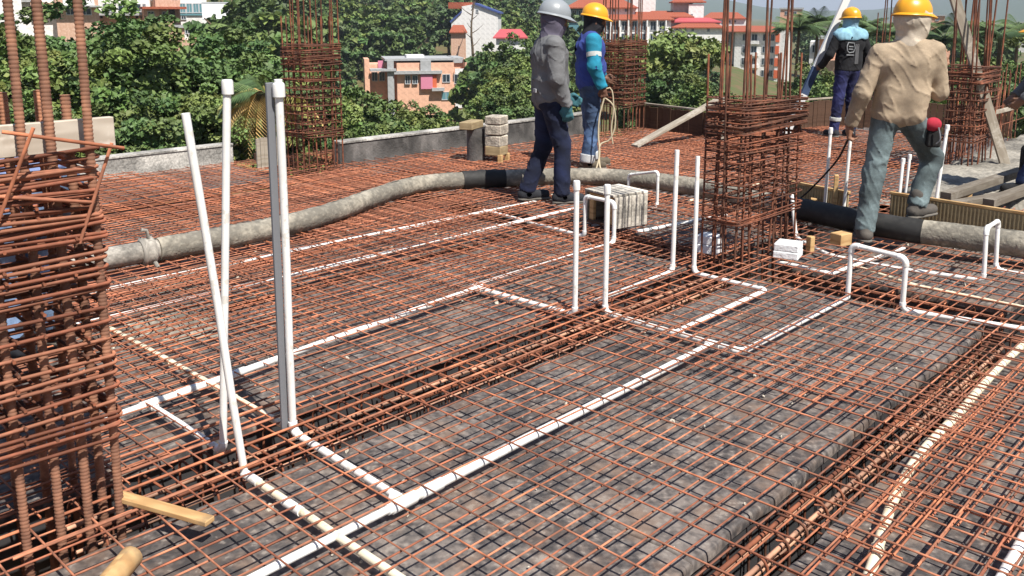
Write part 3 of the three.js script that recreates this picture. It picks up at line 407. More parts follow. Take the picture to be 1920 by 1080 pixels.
[[1395, 172, 60, 2.2, 1, 'low tree at the foot of the white tower block'], [1455, 176, 56, 2.0, 2, 'low tree behind the upper bars of the long column cage'], [1270, 118, 46, 2.6, 1, 'dark rounded tree above the brown edge boards'], [1320, 140, 42, 2.2, 0, 'dark rounded tree left of the long column cage'], [1220, 150, 48, 2.2, 1, 'dark rounded tree right of the square back cage'], [1530, 112, 60, 2.2, 1, 'shaded tree right of the white tower block'], [1560, 118, 48, 2.4, 0, 'shaded tree behind the waist of the far worker'], [1525, 150, 42, 2.0, 1, 'low shaded tree above the edge boards beside the far worker'], [1640, 110, 62, 3.2, 0, 'tree behind the arm of the man in beige'], [1770, 95, 58, 3.0, 1, 'tree right of the head of the man in beige'], [1850, 70, 70, 3.6, 0, 'tree behind the bars of the narrow right cage'], [1905, 100, 55, 3.0, 1, 'tree at the right edge above the starter bars'], [1975, 70, 60, 3.6, 0, 'tree just outside the right edge'], [1700, 120, 50, 2.6, 2, 'tree hidden behind the man in beige']].forEach(([c, t, d, R, v, l]) => tree(c, t, d, R, 'mid', v, l, 'trees beyond the right-hand slab edge'));
// wooded hillside between and behind the houses
{ const rows = []; 
  for (const d of [142, 158, 176, 198, 225, 258, 300]) for (let c = 535; c < 1000; c += 15000 / d * rr(.45, .7)) if (!(d < 190 && d > 150 && c > 800 && c < 950) && !(d < 175 && c > 650 && c < 900)) tree(c, null, d + rr(-7, 7), rr(4.2, 6.2), 'far', Math.floor(rnd() * 3), 'one of the dark trees covering the hillside behind the orange building', 'wooded hillside trees'); for (let i = 0; i < 9; i++) rows.push([rr(440, 560), rr(-10, 60), 1]); for (const d of [120, 150, 190, 240, 300]) for (let c = 980; c < 1120; c += 45) tree(c, null, d + rr(-5, 5), rr(4.5, 6), 'far', Math.floor(rnd() * 3), 'one of the trees rising behind the two standing men', 'trees behind the standing men'); for (const d of [135, 165, 200, 250]) for (let c = -80; c < 540; c += 15000 / d * rr(.6, 1)) if (d > 140 || c > 440) tree(c, null, d + rr(-5, 5), rr(3.5, 5.5), 'far', Math.floor(rnd() * 3), 'one of the trees behind the houses on the upper left hill', 'trees among the hill houses'); for (let i = 0; i < 7; i++) rows.push([rr(880, 1060), rr(66, 110), 4]);
  rows.forEach(([c, t, k], i) => { const d = k === 1 ? rr(95, 130) : k === 2 ? rr(190, 240) : k === 3 ? rr(260, 340) : k === 4 ? rr(100, 130) : 150 + (78 - t) * 0.9 + rr(0, 12); tree(c, t, d, rr(4.2, 6.6), 'far', i, 'one of the dark trees covering the hillside behind the orange building', 'wooded hillside trees'); });
  for (let i = 0; i < 16; i++) tree(rr(1505, 1960), rr(22, 60), rr(160, 300), rr(5, 7.5), 'far', i, 'one of the distant trees below the mountains at right', 'distant trees on the plain');
  for (let i = 0; i < 10; i++) tree(rr(1050, 1350), rr(85, 120), rr(120, 150), rr(3.4, 5), 'far', i, 'one of the trees at the foot of the red-roofed houses', 'trees at the foot of the houses');
}
// palms
const frondMat = M({ vertexColors: true, roughness: 0.6, side: THREE.DoubleSide });
function frondGeo(L, droop, tint, nl = 26) {
  const pos = [], col = []; const P = t => V(L * (t - 0.18 * droop * t * t), L * (0.42 * t - droop * 0.85 * t * t), 0);
  for (let i = 1; i <= nl; i++) for (const s of [-1, 1]) { const t = i / nl, p = P(t), ll = L * 0.28 * Math.sin(Math.PI * (0.12 + 0.85 * t)) + .05, e = p.clone().add(V(ll * .45, -ll * (.35 + .3 * droop), s * ll * .85)), w = L * 0.02, k = rr(.75, 1.25); [p.clone().add(V(-w, 0, 0)), p.clone().add(V(w, 0, 0)), e].forEach(q => { pos.push(q.x, q.y, q.z); col.push(tint[0] * k, tint[1] * k, tint[2] * k); }); }
  const rach = sweep([0, .25, .5, .75, 1].map(P), t => L * .012 * (1.1 - t), 4, false).toNonIndexed(); const rp = rach.attributes.position; for (let i = 0; i < rp.count; i++) { pos.push(rp.getX(i), rp.getY(i), rp.getZ(i)); col.push(tint[0] * 1.3, tint[1] * 1.2, tint[2]); }
  const g = new THREE.BufferGeometry(); g.setAttribute('position', new THREE.Float32BufferAttribute(pos, 3)); g.setAttribute('color', new THREE.Float32BufferAttribute(col, 3)); g.computeVertexNormals(); return g;
}
const fr = { green: [frondGeo(1, .55, [0.07, .12, .04]), frondGeo(1, .9, [.06, .1, .035]), frondGeo(1, .25, [.09, .14, .045])], dry: [frondGeo(1, 1.25, [.5, .34, .13]), frondGeo(1, 1.6, [.42, .28, .11]), frondGeo(1, 1.0, [.36, .33, .1])] };
function palm(c, crownY, d, L, label, dry, group) {
  const p = spot(c, d), y = EYE.y + (30 - crownY) / 1745 * d, gy = groundY(c, d), g = thing('palm_tree', label, 'palm tree', [p.x, gy, p.z], rr(0, 6), group);
  mesh('trunk', sweep(catm([V(.3, 0, 0), V(.1, (y - gy) * .5, .1), V(0, y - gy, 0)], 8), t => .16 - .05 * t, 8, false), barkMat, g);
  for (let k = 0; k < (dry ? 36 : 22); k++) { const f = mesh('frond', pick(dry && k % 3 ? fr.dry : fr.green), frondMat, g); f.position.y = y - gy; f.scale.setScalar(L * rr(.8, 1.1)); f.rotation.set(0, k * 2.4, (k % 4) * 0.12 - .12, 'YZX'); }
}
palm(492, 176, 17.5, 1.15, 'drooping palm with dry yellow fronds between the tall risers and small column', true);
[[1500, 52, 75, 2.6, 'palm left of the far worker, above the long column bars'], [1535, 38, 80, 2.8, 'palm above the salmon house at right'], [1620, 48, 90, 2.8, 'palm behind the plank held by the far worker'], [1660, 60, 80, 2.5, 'palm between the far worker and the man in beige'], [1775, 70, 62, 2.4, 'palm just right of the big yellow helmet'], [1795, 52, 70, 2.5, 'palm left of the diagonal board'], [1880, 62, 66, 2.5, 'palm right of the narrow cage bars'], [1912, 48, 78, 2.6, 'palm at the right edge below the mountain']].forEach(a => palm(a[0], a[1], a[2], a[3], a[4], false, 'palms on the right'));

// ---------------------------------------------------------------- buildings
const brickTex = tex(256, (u, v) => { const a = tn(u, v, 6, 4, 2), g = tn(u, v, 40, 2, 4); return mix([0.83, 0.70, 0.62], [0.75, 0.60, 0.51], sat(.5 + a * 1.4 + g)); }), tileTex = tex(256, (u, v) => { const a = tn(u, v, 8, 4, 3), r = Math.sin(u * 6.283 * 16) * .5 + .5; return mix([0.70, 0.38, 0.27], [0.50, 0.26, 0.19], sat(.3 + a + r * .45)); });
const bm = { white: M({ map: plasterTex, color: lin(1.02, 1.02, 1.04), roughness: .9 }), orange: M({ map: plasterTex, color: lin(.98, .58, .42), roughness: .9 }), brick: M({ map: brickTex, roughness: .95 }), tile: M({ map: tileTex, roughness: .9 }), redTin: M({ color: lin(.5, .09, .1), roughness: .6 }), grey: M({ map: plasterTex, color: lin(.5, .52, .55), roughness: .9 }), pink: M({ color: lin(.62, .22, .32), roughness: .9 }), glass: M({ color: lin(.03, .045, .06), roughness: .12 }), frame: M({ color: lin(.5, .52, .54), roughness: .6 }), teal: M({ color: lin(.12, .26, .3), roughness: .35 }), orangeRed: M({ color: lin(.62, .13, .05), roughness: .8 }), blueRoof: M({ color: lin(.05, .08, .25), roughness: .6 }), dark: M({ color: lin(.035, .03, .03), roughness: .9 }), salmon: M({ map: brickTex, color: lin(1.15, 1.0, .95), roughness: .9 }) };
function house(name, label, c, d, turn, group) {
  const p = spot(c, d), s = d / 1710, gy = groundY(c, d), dir = p.clone().setY(0).normalize();
  const g = thing(name, label, 'building', [p.x, gy - .3, p.z], Math.atan2(-dir.x, -dir.z) + (turn || 0), group), ox = q => (q - c) * s, oy = q => EYE.y + (30 - q) * d / 1745 - gy + .3;
  const part = (nm, m, x0, x1, y0, y1, front, depth, parent = g) => mesh(nm, boxUV(box((x1 - x0) * s, (y1 - y0) * d / 1745, depth)).translate(ox((x0 + x1) / 2), oy((y0 + y1) / 2), front - depth / 2), m, parent);
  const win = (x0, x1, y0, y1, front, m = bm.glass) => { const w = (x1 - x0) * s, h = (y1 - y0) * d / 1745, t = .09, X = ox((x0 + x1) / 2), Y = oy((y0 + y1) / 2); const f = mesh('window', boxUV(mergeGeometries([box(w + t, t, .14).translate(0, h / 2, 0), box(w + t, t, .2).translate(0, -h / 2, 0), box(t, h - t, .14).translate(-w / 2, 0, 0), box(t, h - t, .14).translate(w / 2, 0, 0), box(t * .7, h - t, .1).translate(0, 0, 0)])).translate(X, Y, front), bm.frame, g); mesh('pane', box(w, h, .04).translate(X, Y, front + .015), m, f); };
  const roof = (m, x0, x1, yEave, yRidge, front, depth) => { const w = (x1 - x0) * s, h = (yEave - yRidge) * d / 1745, gq = new THREE.BufferGeometry(), a = ox(x0), b = ox(x1), e = oy(yEave), r = oy(yRidge), z0 = front + .6, z1 = front - depth - .6, zm = (z0 + z1) / 2, i = Math.min(w * .2, depth * .5), th = .2; // hipped roof with thickness
    const v = [[a, e, z0], [b, e, z0], [b, e, z1], [a, e, z1], [a + i, r, zm], [b - i, r, zm], [a, e - th, z0], [b, e - th, z0], [b, e - th, z1], [a, e - th, z1]], f = [[0, 1, 5], [0, 5, 4], [1, 2, 5], [2, 3, 4], [2, 4, 5], [3, 0, 4], [6, 7, 1], [6, 1, 0], [7, 8, 2], [7, 2, 1], [8, 9, 3], [8, 3, 2], [9, 6, 0], [9, 0, 3], [6, 9, 8], [6, 8, 7]]; const P = []; f.forEach(t => t.forEach(k => P.push(...v[k]))); gq.setAttribute('position', new THREE.Float32BufferAttribute(P, 3)); gq.computeVertexNormals(); return mesh('roof', boxUV(gq), m, g); };
  return { g, part, win, roof, s, ox, oy };
}
{ // orange and pink apartment house in the valley
  const b = house('apartment_building', 'orange and pink apartment building with flat grey roof among the trees', 780, 135, 0.1), P = b.part;
  P('wall', bm.orange, 742, 850, 118, 240, 0, 9); P('wall', bm.orange, 870, 877, 112, 240, .9, 9.6); P('wall', bm.orange, 682, 691, 110, 240, .3, 5); P('wall', bm.orange, 691, 742, 122, 240, -2.5, 6);
  P('column', bm.grey, 724, 736, 113, 240, .5, 1); P('canopy', bm.grey, 736, 826, 133, 139, .9, 1.6); P('canopy', bm.grey, 692, 740, 129, 133, 1, 3); P('pink_panel', bm.pink, 786, 808, 141, 168, .6, .6); P('maroon_panel', bm.orangeRed, 808, 816, 141, 168, .45, .5);
  b.win(697, 707, 137, 154, -2.45); b.win(711, 721, 137, 154, -2.45); P('slab', bm.grey, 806, 830, 166, 172, 1, 1); P('parapet', bm.grey, 786, 806, 114, 133, .4, .3); P('roof_slab', bm.grey, 720, 852, 110, 114, .2, 9.4); P('roof_slab', bm.grey, 850, 872, 110, 120, -1.2, 7.5); P('water_tank_room', bm.white, 764, 798, 105, 111, -3, 3); P('pink_panel', bm.pink, 709, 719, 115, 130, -2.3, .3);  // the two wing windows are added in place of a dark, shaded loggia
  for (const [a, e] of [[130, 141], [162, 171], [197, 206]]) P('balcony_front', bm.white, 851, 871, a, e, .7, .4); P('balcony_wall', bm.orange, 850, 872, 118, 240, -1.6, 6);
  for (const y of [142, 173]) b.win(853, 868, y, y + 19, -1.55); b.win(828, 842, 141, 156, .05); b.win(826, 842, 175, 190, .05, bm.teal); b.win(757, 766, 142, 158, .25); b.win(771, 780, 142, 158, .25);  // last two windows added, their dark glass standing for a shaded loggia opening
}
{ const b = house('white_house', 'tall white gabled house with dark blue roof edge on the hillside', 890, 185, -0.1), P = b.part; const pr = (nm, m, pts, z, dp) => mesh(nm, prism(pts.map(([x, y]) => [b.ox(x), b.oy(y)]), dp).translate(0, 0, z - dp), m, b.g);
  pr('wall', bm.white, [[846, 135], [846, 40], [866, 22], [866, 12], [888, 8], [934, 24], [934, 135]], 0, 9); pr('roof', bm.blueRoof, [[886, 7], [890, 5], [938, 23], [938, 26]], .4, 10); pr('roof', bm.blueRoof, [[843, 40], [866, 20], [866, 23], [845, 43]], .3, 9); P('roof', bm.tile, 838, 884, 4, 16, -2, 6); b.win(893, 897, 18, 23, .05); }
{ const b = house('low_house', 'low house with bright red tin roof below the white gabled house', 958, 150), P = b.part; b.roof(bm.redTin, 924, 990, 70, 55, 0, 6); P('wall', bm.white, 930, 985, 70, 170, 0, 6); }
{ const b = house('low_house', 'small brown-roofed house left of the white gabled house', 858, 170), P = b.part; b.roof(bm.tile, 842, 876, 60, 47, 0, 6); P('wall', bm.brick, 845, 873, 60, 150, 0, 6); }
{ const b = house('low_house', 'house with a red roof half hidden in the hillside trees', 785, 230), P = b.part; b.roof(bm.tile, 772, 794, 18, 9, 0, 6); P('wall', bm.white, 775, 792, 18, 80, 0, 6); b.win(779, 784, 20, 26, .05); }
{ // red-roofed complex
  const b = house('apartment_complex', 'white apartment complex with red tiled roofs behind the man in blue', 1200, 172, 0.05), P = b.part;
  P('wall', bm.white, 1098, 1190, 14, 110, 0, 10); b.roof(bm.tile, 1060, 1196, 14, -2, 0, 10); P('wall', bm.teal, 1068, 1098, 14, 80, -1, 8); P('wall', bm.white, 1130, 1255, 36, 120, 3, 10); b.roof(bm.tile, 1128, 1262, 36, 22, 3, 10); P('wall', bm.white, 1218, 1300, 30, 60, -1, 8); b.roof(bm.tile, 1205, 1300, 31, 20, -1, 8);
  P('wall', bm.grey, 1264, 1300, 3, 40, -4, 6); P('wall', bm.white, 1292, 1320, 8, 40, -3.2, 5); b.roof(bm.tile, 1260, 1324, 3, -4, -3.5, 6); P('wall', bm.white, 1188, 1232, -8, 24, -6, 5); P('wall', bm.white, 1250, 1345, 40, 80, 2, 8); b.roof(bm.redTin, 1255, 1345, 40, 33, 2.5, 6); b.roof(bm.tile, 1255, 1352, 50, 43, 5, 4); P('wall', bm.white, 1258, 1350, 50, 90, 5, 4);
  for (const x of [1108, 1128, 1150, 1172]) b.win(x, x + 5, 15, 22, .05); for (const x of [1134, 1150, 1166, 1184, 1200, 1218, 1234]) { b.win(x, x + 9, 40, 56, 3.05); b.win(x, x + 9, 62, 78, 3.05); P('post', bm.white, x + 10.5, x + 13, 36, 100, 3.6, .6); } for (const x of [1262, 1276, 1290, 1318]) b.win(x, x + 4, 52, 58, 5.05); for (const x of [1237, 1246]) b.win(x, x + 3.4, 38, 42, 3.05); b.win(1296, 1300, 26, 34, -3.1); for (const x of [1074, 1086]) b.win(x, x + 8, 20, 40, -.9); }
{ const b = house('white_house', 'white house with red tiled roof left of the tower block', 1370, 230), P = b.part; P('wall', bm.white, 1326, 1404, 34, 70, 0, 8); b.roof(bm.tile, 1318, 1398, 34, 23, 0, 8); for (const x of [1366, 1376]) b.win(x, x + 4, 38, 42, .05); }
{ const b = house('tower_block', 'white tower block with orange corner stripe behind the column bars', 1420, 215, -0.15), P = b.part; P('wall', bm.white, 1382, 1470, 58, 220, 0, 12); b.roof(bm.tile, 1340, 1462, 58, 48, .6, 12); P('wall', bm.grey, 1346, 1384, 58, 120, -2, 9); P('corner_tower', bm.white, 1456, 1470, 50, 220, .8, 3);
  for (let k = 0; k < 4; k++) { const y = 62 + k * 22; P('orange_panel', bm.orangeRed, 1455, 1462, y, y + 15, .95, .3); for (const [x, w] of [[1412, 10], [1432, 8], [1444, 8], [1396, 6]]) b.win(x, x + w, y + 1, y + 13, .06); P('balcony', bm.white, 1408, 1426, y + 13, y + 19, 1, 1); }
  for (let k = 4; k < 6; k++) { const y = 62 + k * 22; for (const [x, w] of [[1412, 10], [1440, 10]]) b.win(x, x + w, y + 1, y + 13, .06); } for (const x of [1352, 1364]) b.win(x, x + 6, 64, 80, -1.9); }
{ const b = house('salmon_house', 'salmon-coloured house behind the plank of the far worker', 1560, 95), P = b.part; P('wall', bm.salmon, 1542, 1578, 70, 125, 0, 6); P('roof_slab', bm.grey, 1538, 1580, 67, 71, .4, 6.5); P('wall', bm.white, 1526, 1542, 76, 125, -.4, 5); b.win(1530, 1539, 82, 96, -.35); P('wall', bm.brick, 1545, 1582, 108, 140, 1.5, 4); }
{ const b = house('pale_house', 'pale yellow house below the sky gap right of the tower block', 1480, 300), P = b.part; P('wall', bm.salmon, 1464, 1502, 18, 60, 0, 8); P('roof_slab', bm.grey, 1462, 1504, 15, 18, .4, 8.5); b.win(1472, 1478, 22, 28, .05); b.win(1486, 1492, 22, 28, .05); }
{ const b = house('white_house', 'white house at the right edge under the mountain', 1912, 210), P = b.part; P('wall', bm.white, 1892, 1940, 53, 90, 0, 8); b.roof(bm.tile, 1888, 1944, 53, 47, 0, 8); b.win(1900, 1906, 56, 62, .05); }
{ const b = house('white_house', 'pale house beside the big yellow helmet', 1772, 260), P = b.part; P('wall', bm.salmon, 1752, 1772, 30, 60, 0, 7); P('roof_slab', bm.grey, 1750, 1774, 28, 30, .4, 7.5); b.win(1758, 1763, 33, 38, .05); }
// houses on the hill at upper left
{ const b = house('white_house', 'white flat-roofed house with a row of windows at upper left', 228, 125, -0.06), P = b.part; P('wall', bm.white, 182, 275, -30, 26, 0, 10); P('ledge', bm.grey, 178, 276, 24, 29, 1, 2); P('wall', bm.brick, 180, 272, 29, 110, -.2, 9); for (const [x, w] of [[200, 18], [224, 14], [242, 18], [263, 5]]) b.win(x, x + w, 9, 22, .06); for (const [x, w] of [[190, 20], [226, 14], [246, 14]]) b.win(x, x + w, -18, -6, .06); for (const x of [186, 194, 238, 250, 258, 266]) P('vent', bm.dark, x, x + 4, 30, 34, -.12, .15); }
{ const b = house('brick_house', 'brick house with pinkish front above the ribbed bars at upper left', 140, 118), P = b.part; P('wall', bm.brick, 112, 178, -30, 110, 0, 9); P('wall', bm.white, 124, 172, 1, 14, .25, .3); P('roof_slab', bm.grey, 110, 180, 12, 15, 1.2, 2); b.win(130, 142, -14, -2, .06); b.win(150, 164, -14, -2, .06); b.win(128, 140, 18, 28, .06); b.win(150, 166, 17, 28, .06); }
{ const b = house('brick_house', 'brick and white house at the top left corner', 62, 122), P = b.part; P('wall', bm.white, 38, 108, -30, 110, 0, 9); P('wall', bm.brick, 60, 118, 8, 24, 1, 6); P('roof_slab', bm.grey, 36, 70, 4, 7, 1, 2); b.win(44, 60, -16, 0, .06); }
{ const b = house('brick_house', 'white walled house cut by the left frame edge', 5, 120), P = b.part; P('wall', bm.white, -60, 34, -30, 110, 0, 9); b.win(16, 28, -18, -6, .06); b.win(-10, 4, -18, -6, .06); }
{ const b = house('brick_house', 'red brick house with a thin slab roof left of the billboard', 318, 122, 0.1), P = b.part; P('wall', bm.brick, 296, 336, 2, 110, 0, 7); P('roof_slab', bm.tile, 272, 344, 14, 18, 2, 4); P('wall', bm.brick, 276, 300, 18, 46, .5, 5); P('column', bm.dark, 318, 326, 18, 60, 1, .7); b.win(282, 292, 22, 34, .6); b.win(306, 316, 22, 34, .06); P('upper_wall', bm.brick, 300, 338, -20, 10, -.5, 6); b.win(324, 334, -6, 8, -.4); }
{ const b = house('glass_shopfront', 'blue-green glazed shop building left of the billboard', 360, 126), P = b.part; P('wall', bm.white, 336, 386, -4, 110, 0, 6); for (const x of [341, 352, 363, 373]) b.win(x, x + 9, 8, 24, .06, bm.teal); P('sign_band', bm.teal, 338, 384, 26, 29, .2, .2); b.win(342, 350, 30, 36, .06); }
{ const b = house('retaining_wall', 'long stepped brick wall below the billboard', 390, 112), P = b.part; P('wall', bm.brick, 332, 416, 51, 120, 0, 1.2); P('coping', bm.grey, 330, 440, 46, 51, .3, 1.6); P('wall', bm.brick, 336, 372, 72, 120, .6, 1); P('pillar', bm.brick, 322, 332, 38, 120, .3, 1); P('door', bm.white, 348, 357, 62, 72, .1, .2); b.win(350, 358, 52, 61, .06); P('wall', bm.brick, 310, 322, 48, 70, -.5, 1); P('coping', bm.orange, 376, 440, 63, 66, .5, .6); P('wall', bm.brick, 416, 440, 60, 80, -.5, 1); b.g.userData.category = 'wall'; }  // the window is added, dark glass standing for a shaded gap in the brick
{ // billboard
  const d = 118, c = 405, p = spot(c, d), gy = groundY(c, d), s = d / 1710, dir = p.clone().normalize(), g = thing('billboard', 'white billboard with faint grey markings on the hill', 'billboard', [p.x, gy, p.z], Math.atan2(-dir.x, -dir.z)), oy = q => EYE.y + (30 - q) * d / 1745 - gy;
  const cv = document.createElement('canvas'); cv.width = 256; cv.height = 160; const x = cv.getContext('2d'); x.fillStyle = '#f4f5f6'; x.fillRect(0, 0, 256, 160); x.fillStyle = '#e3e6e8'; for (const [a, b, w, h] of [[28, 50, 34, 10], [50, 60, 20, 22], [84, 48, 12, 34], [114, 52, 10, 26], [128, 46, 12, 22], [24, 92, 20, 18], [96, 100, 60, 12], [160, 88, 14, 20]]) x.fillRect(a, b, w, h); const ct = new THREE.CanvasTexture(cv); ct.colorSpace = THREE.SRGBColorSpace;
  mesh('panel', box(46 * s, 29 * d / 1745, .12).translate(0, oy(21), 0), M({ map: ct, roughness: .8 }), g); mesh('panel_frame', boxUV(mergeGeometries([box(47 * s, .15, .2).translate(0, oy(6.3), 0), box(47 * s, .15, .2).translate(0, oy(35.8), 0)])), bm.frame, g);
  for (const q of [-14, 0, 14]) mesh('post', box(.2, oy(36) + .2, .2).translate(q * s, oy(36) / 2, -.25), bm.dark, g);
}
// bare tree against the white house
{ const p = spot(884, 165), gy = groundY(884, 165), y = q => EYE.y + (30 - q) * 165 / 1745 - gy, g = thing('bare_tree', 'leafless dark tree in front of the white gabled house', 'tree', [p.x, gy, p.z]); const H = y(2);
  mesh('trunk', sweep(catm([V(0, 0, 0), V(.3, H * .4, 0), V(-.1, H * .7, 0), V(.5, H, .2)], 8), t => .34 * (1.1 - t * .8), 7, false), barkMat, g); for (let k = 0; k < 9; k++) { const a = k * 2.3, b = .5 + k * .05, L = rr(1.2, 2.8); mesh('branch', sweep([V(0, H * b, 0), V(Math.cos(a) * L * .5, H * b + L * .3, Math.sin(a) * L * .5), V(Math.cos(a) * L, H * b + L * .75, Math.sin(a) * L)], t => .1 * (1 - t * .8), 5, false), barkMat, g); } }
// ---------------------------------------------------------------- slab edge, boards, blocks and other loose things
function kerb(label, x0, x1, z0, z1, h, m = mat.concDark) { const a = V(x0, h / 2 - .2, z0), b = V(x1, h / 2 - .2, z1), g = thing('concrete_kerb', label, 'kerb', [x0, 0, z0]); const L = a.distanceTo(b), ang = -Math.atan2(z1 - z0, x1 - x0); const body = mesh('kerb_wall', boxUV(box(L, h + .35, .14, .006)).translate(L / 2, h / 2 - .175, 0), m, g); const cap = mesh('coping', boxUV(box(L, .028, .165, .006)).translate(L / 2, h + .014, 0), mat.conc, g); body.rotation.y = cap.rotation.y = ang; return g; }
kerb('pale low concrete kerb along the back left edge', -2.3, 5.35, -9.72, -9.66, 0.15, mat.conc);
kerb('stained dark concrete kerb from the small column to the stacked blocks', 5.9, 10.35, -8.3, -8.22, 0.24);
function planked(name, label, A, B, h, w, m, group, cap) { // upright boards side by side between A and B
  const g = thing(name, label, 'formwork', [A.x, 0, A.z], -Math.atan2(B.z - A.z, B.x - A.x), group), L = A.distanceTo(B), n = Math.round(L / w); const geo = boxUV(box(L / n - .004, h, .025, .003)); for (let k = 0; k < n; k++) { const b = mesh('board', geo, m, g); b.position.set((k + .5) * L / n, h / 2 - .02 + rr(-.012, .012), rr(-.004, .004)); } if (cap) { const c = mesh('rail', boxUV(box(L, .025, .04, .004)), mat.greyWood, g); c.position.set(L / 2, h + .012, -.02); } mesh('waler', boxUV(box(L, .08, .04, .003)).translate(L / 2, h * .4, -.036), mat.darkWood, g); return g; }
planked('edge_formwork', 'short grey upright boards beside the small left column', V(5.08, 0, -8.62), V(5.36, 0, -8.62), .36, .045, mat.greyWood);
planked('edge_formwork', 'dark brown edge boards between the square back cage and leaning plank', V(11.05, 0, -7.85), V(10.72, 0, -6.2), .36, .09, mat.darkWood, 'slab edge boards', true);
planked('edge_formwork', 'dark brown edge boards left of the far worker', V(11.2, 0, -6.3), V(13.4, 0, -5.75), .42, .09, mat.darkWood, 'slab edge boards', true);
planked('edge_formwork', 'dark brown edge boards behind the far worker and the man in beige', V(13.4, 0, -5.75), V(14.0, 0, -3.5), .42, .09, mat.darkWood, 'slab edge boards');
single('support_board', boxUV(box(.13, .56, .04, .004)), mat.greyWood, 'upright pale board at the end of the leaning plank', 'board', [10.62, .28, -6.14]);
single('prop_plank', beamBetween(V(9.25, .03, -6.6), V(10.78, .56, -6.28), .12, .035), mat.greyWood, 'long pale plank leaning against the brown edge boards', 'plank');
single('prop_board', beamBetween(spot(1918, 11.3).setY(-.03), spot(1772, 11.0).setY(2.05), .05, .1), mat.greyWood, 'tall diagonal board leaning past the narrow right cage', 'plank');
single('plank', beamBetween(V(1.12, .03, -2.92), V(1.26, .026, -2.55), .045, .02), mat.wood, 'short split plank lying beside the foot of the left cage', 'plank');
single('wood_post', sweep([V(.66, .06, -2.24), V(.98, .055, -2.5)], t => .034 + .002 * Math.sin(t * 9), 14), mat.wood, 'pale round wooden post end at the bottom left corner', 'post');
single('plank', boxUV(box(1.5, .1, .03, .004)), M({ map: greyWoodTex, color: lin(1.5, 1.5, 1.55), roughness: .9 }), 'pale dusty plank laid on edge across the top of the left cage', 'plank', [.485, 1.275, -2.985]);
{ // stack of blocks by the kerb
  const g = thing('block_stack', 'stack of pale blocks on wooden feet beside the kerb', 'blocks', [7.28, 0, -7.12], .32); [[.09, .12], [.20, .13], [.33, .12], [.44, .1]].forEach(([y, h], i) => { const b = mesh('block', boxUV(box(.22 + rr(-.015, .015), h - .006, .2, .014)), [mat.ply, mat.paleBlock, mat.paleBlock, mat.paleBlock][i], g); b.position.set(rr(-.01, .01), y + .05, 0); b.rotation.y = rr(-.07, .07); }); [-.09, .09].forEach(x => mesh('foot', boxUV(box(.05, .1, .05, .004)).translate(x, .05, .09), mat.wood, g));
  const t = thing('concrete_tube', 'dark upright concrete test cylinder beside the block stack', 'cylinder', [7.16, 0, -7.34]); mesh('tube', sweep([V(0, 0, 0), V(0, .38, 0)], .105, 24), mat.concDark, t); single('wood_block', boxUV(box(.34, .085, .16, .008)).rotateY(.4), mat.ply, 'short timber block resting on the dark cylinder', 'block', [7.13, .424, -7.38]);
}
{ // wooden box
  const paleWood = M({ map: concTex, color: lin(1.5, 1.45, 1.36), roughness: .9 }); const g = thing('wooden_box', 'small open-ended wooden formwork box behind the capped risers', 'box', [5.68, .02, -4.22], -.22), w = .34, h = .25, d = .36;
  for (let k = 0; k < 4; k++) mesh('side_board', boxUV(box(w / 4 - .004, h, .018, .003)).translate(-w / 2 + w * (k + .5) / 4, h / 2, d / 2), paleWood, g); for (let k = 0; k < 4; k++) mesh('side_board', boxUV(box(w / 4 - .004, h, .018, .003)).translate(-w / 2 + w * (k + .5) / 4, h / 2, -d / 2), mat.greyWood, g); for (let k = 0; k < 3; k++) mesh('top_board', boxUV(box(w + .02, .018, d / 3 - .004, .003)).translate(0, h + .01, -d / 2 + d * (k + .5) / 3), paleWood, g); mesh('bottom_board', boxUV(box(w, .018, d - .03, .003)).translate(0, .01, 0), mat.darkWood, g);
  [-.12, .12].forEach(z => mesh('batten', boxUV(box(.03, h - .04, .05, .003)).translate(-w / 2 + .03, h / 2, z), mat.wood, g)); mesh('batten', boxUV(box(.03, .04, d - .06, .003)).translate(-w / 2 + .03, h - .03, 0), mat.wood, g); mesh('inner_board', boxUV(box(.018, h - .03, d - .04, .003)).translate(w / 2 - .03, h / 2, 0), mat.darkWood, g); }
{ const f = (label, p, s, r) => { const m = single('foam_block', boxUV(mergeGeometries([box(s[0], s[1] * .48, s[2], .008).translate(0, s[1] * .25, 0), box(s[0] * .98, s[1] * .48, s[2] * .97, .008).translate(.003, s[1] * .75, 0)])), mat.foam, label, 'foam block', p, 'white foam blocks'); m.rotation.y = r; }; f('white foam block on the mesh in front of the long column', [5.69, .008, -2.74], [.17, .105, .17], .25); f('white foam block behind the bars at the foot of the long column', [5.42, .008, -3.2], [.13, .13, .16], .1); }
function sideForm(label, A, B, h) { const g = thing('side_form', label, 'formwork', [A.x, 0, A.z], -Math.atan2(B.z - A.z, B.x - A.x), 'plywood side forms'), L = A.distanceTo(B); const n = Math.round(L / .028); mesh('face', boxUV(box(L, h, .018)).translate(L / 2, h / 2 - .03, 0), mat.ply, g); const geo = boxUV(box(.009, h - .02, .006)); for (let k = 0; k < n; k++) mesh('slat', geo, mat.ply, g).position.set((k + .5) * L / n, h / 2 - .03, .012); mesh('top_strip', boxUV(box(L + .02, .022, .03, .003)).translate(L / 2, h - .02, 0), mat.wood, g); mesh('bottom_strip', boxUV(box(L + .02, .022, .03, .003)).translate(L / 2, -.02, .01), mat.wood, g); }
sideForm('plywood side form left of the man in beige', V(7.42, 0, -3.62), V(7.28, 0, -3.0), .22); sideForm('long plywood side form right of the legs of the man in beige', V(7.2, 0, -2.62), V(6.98, 0, -0.6), .28);
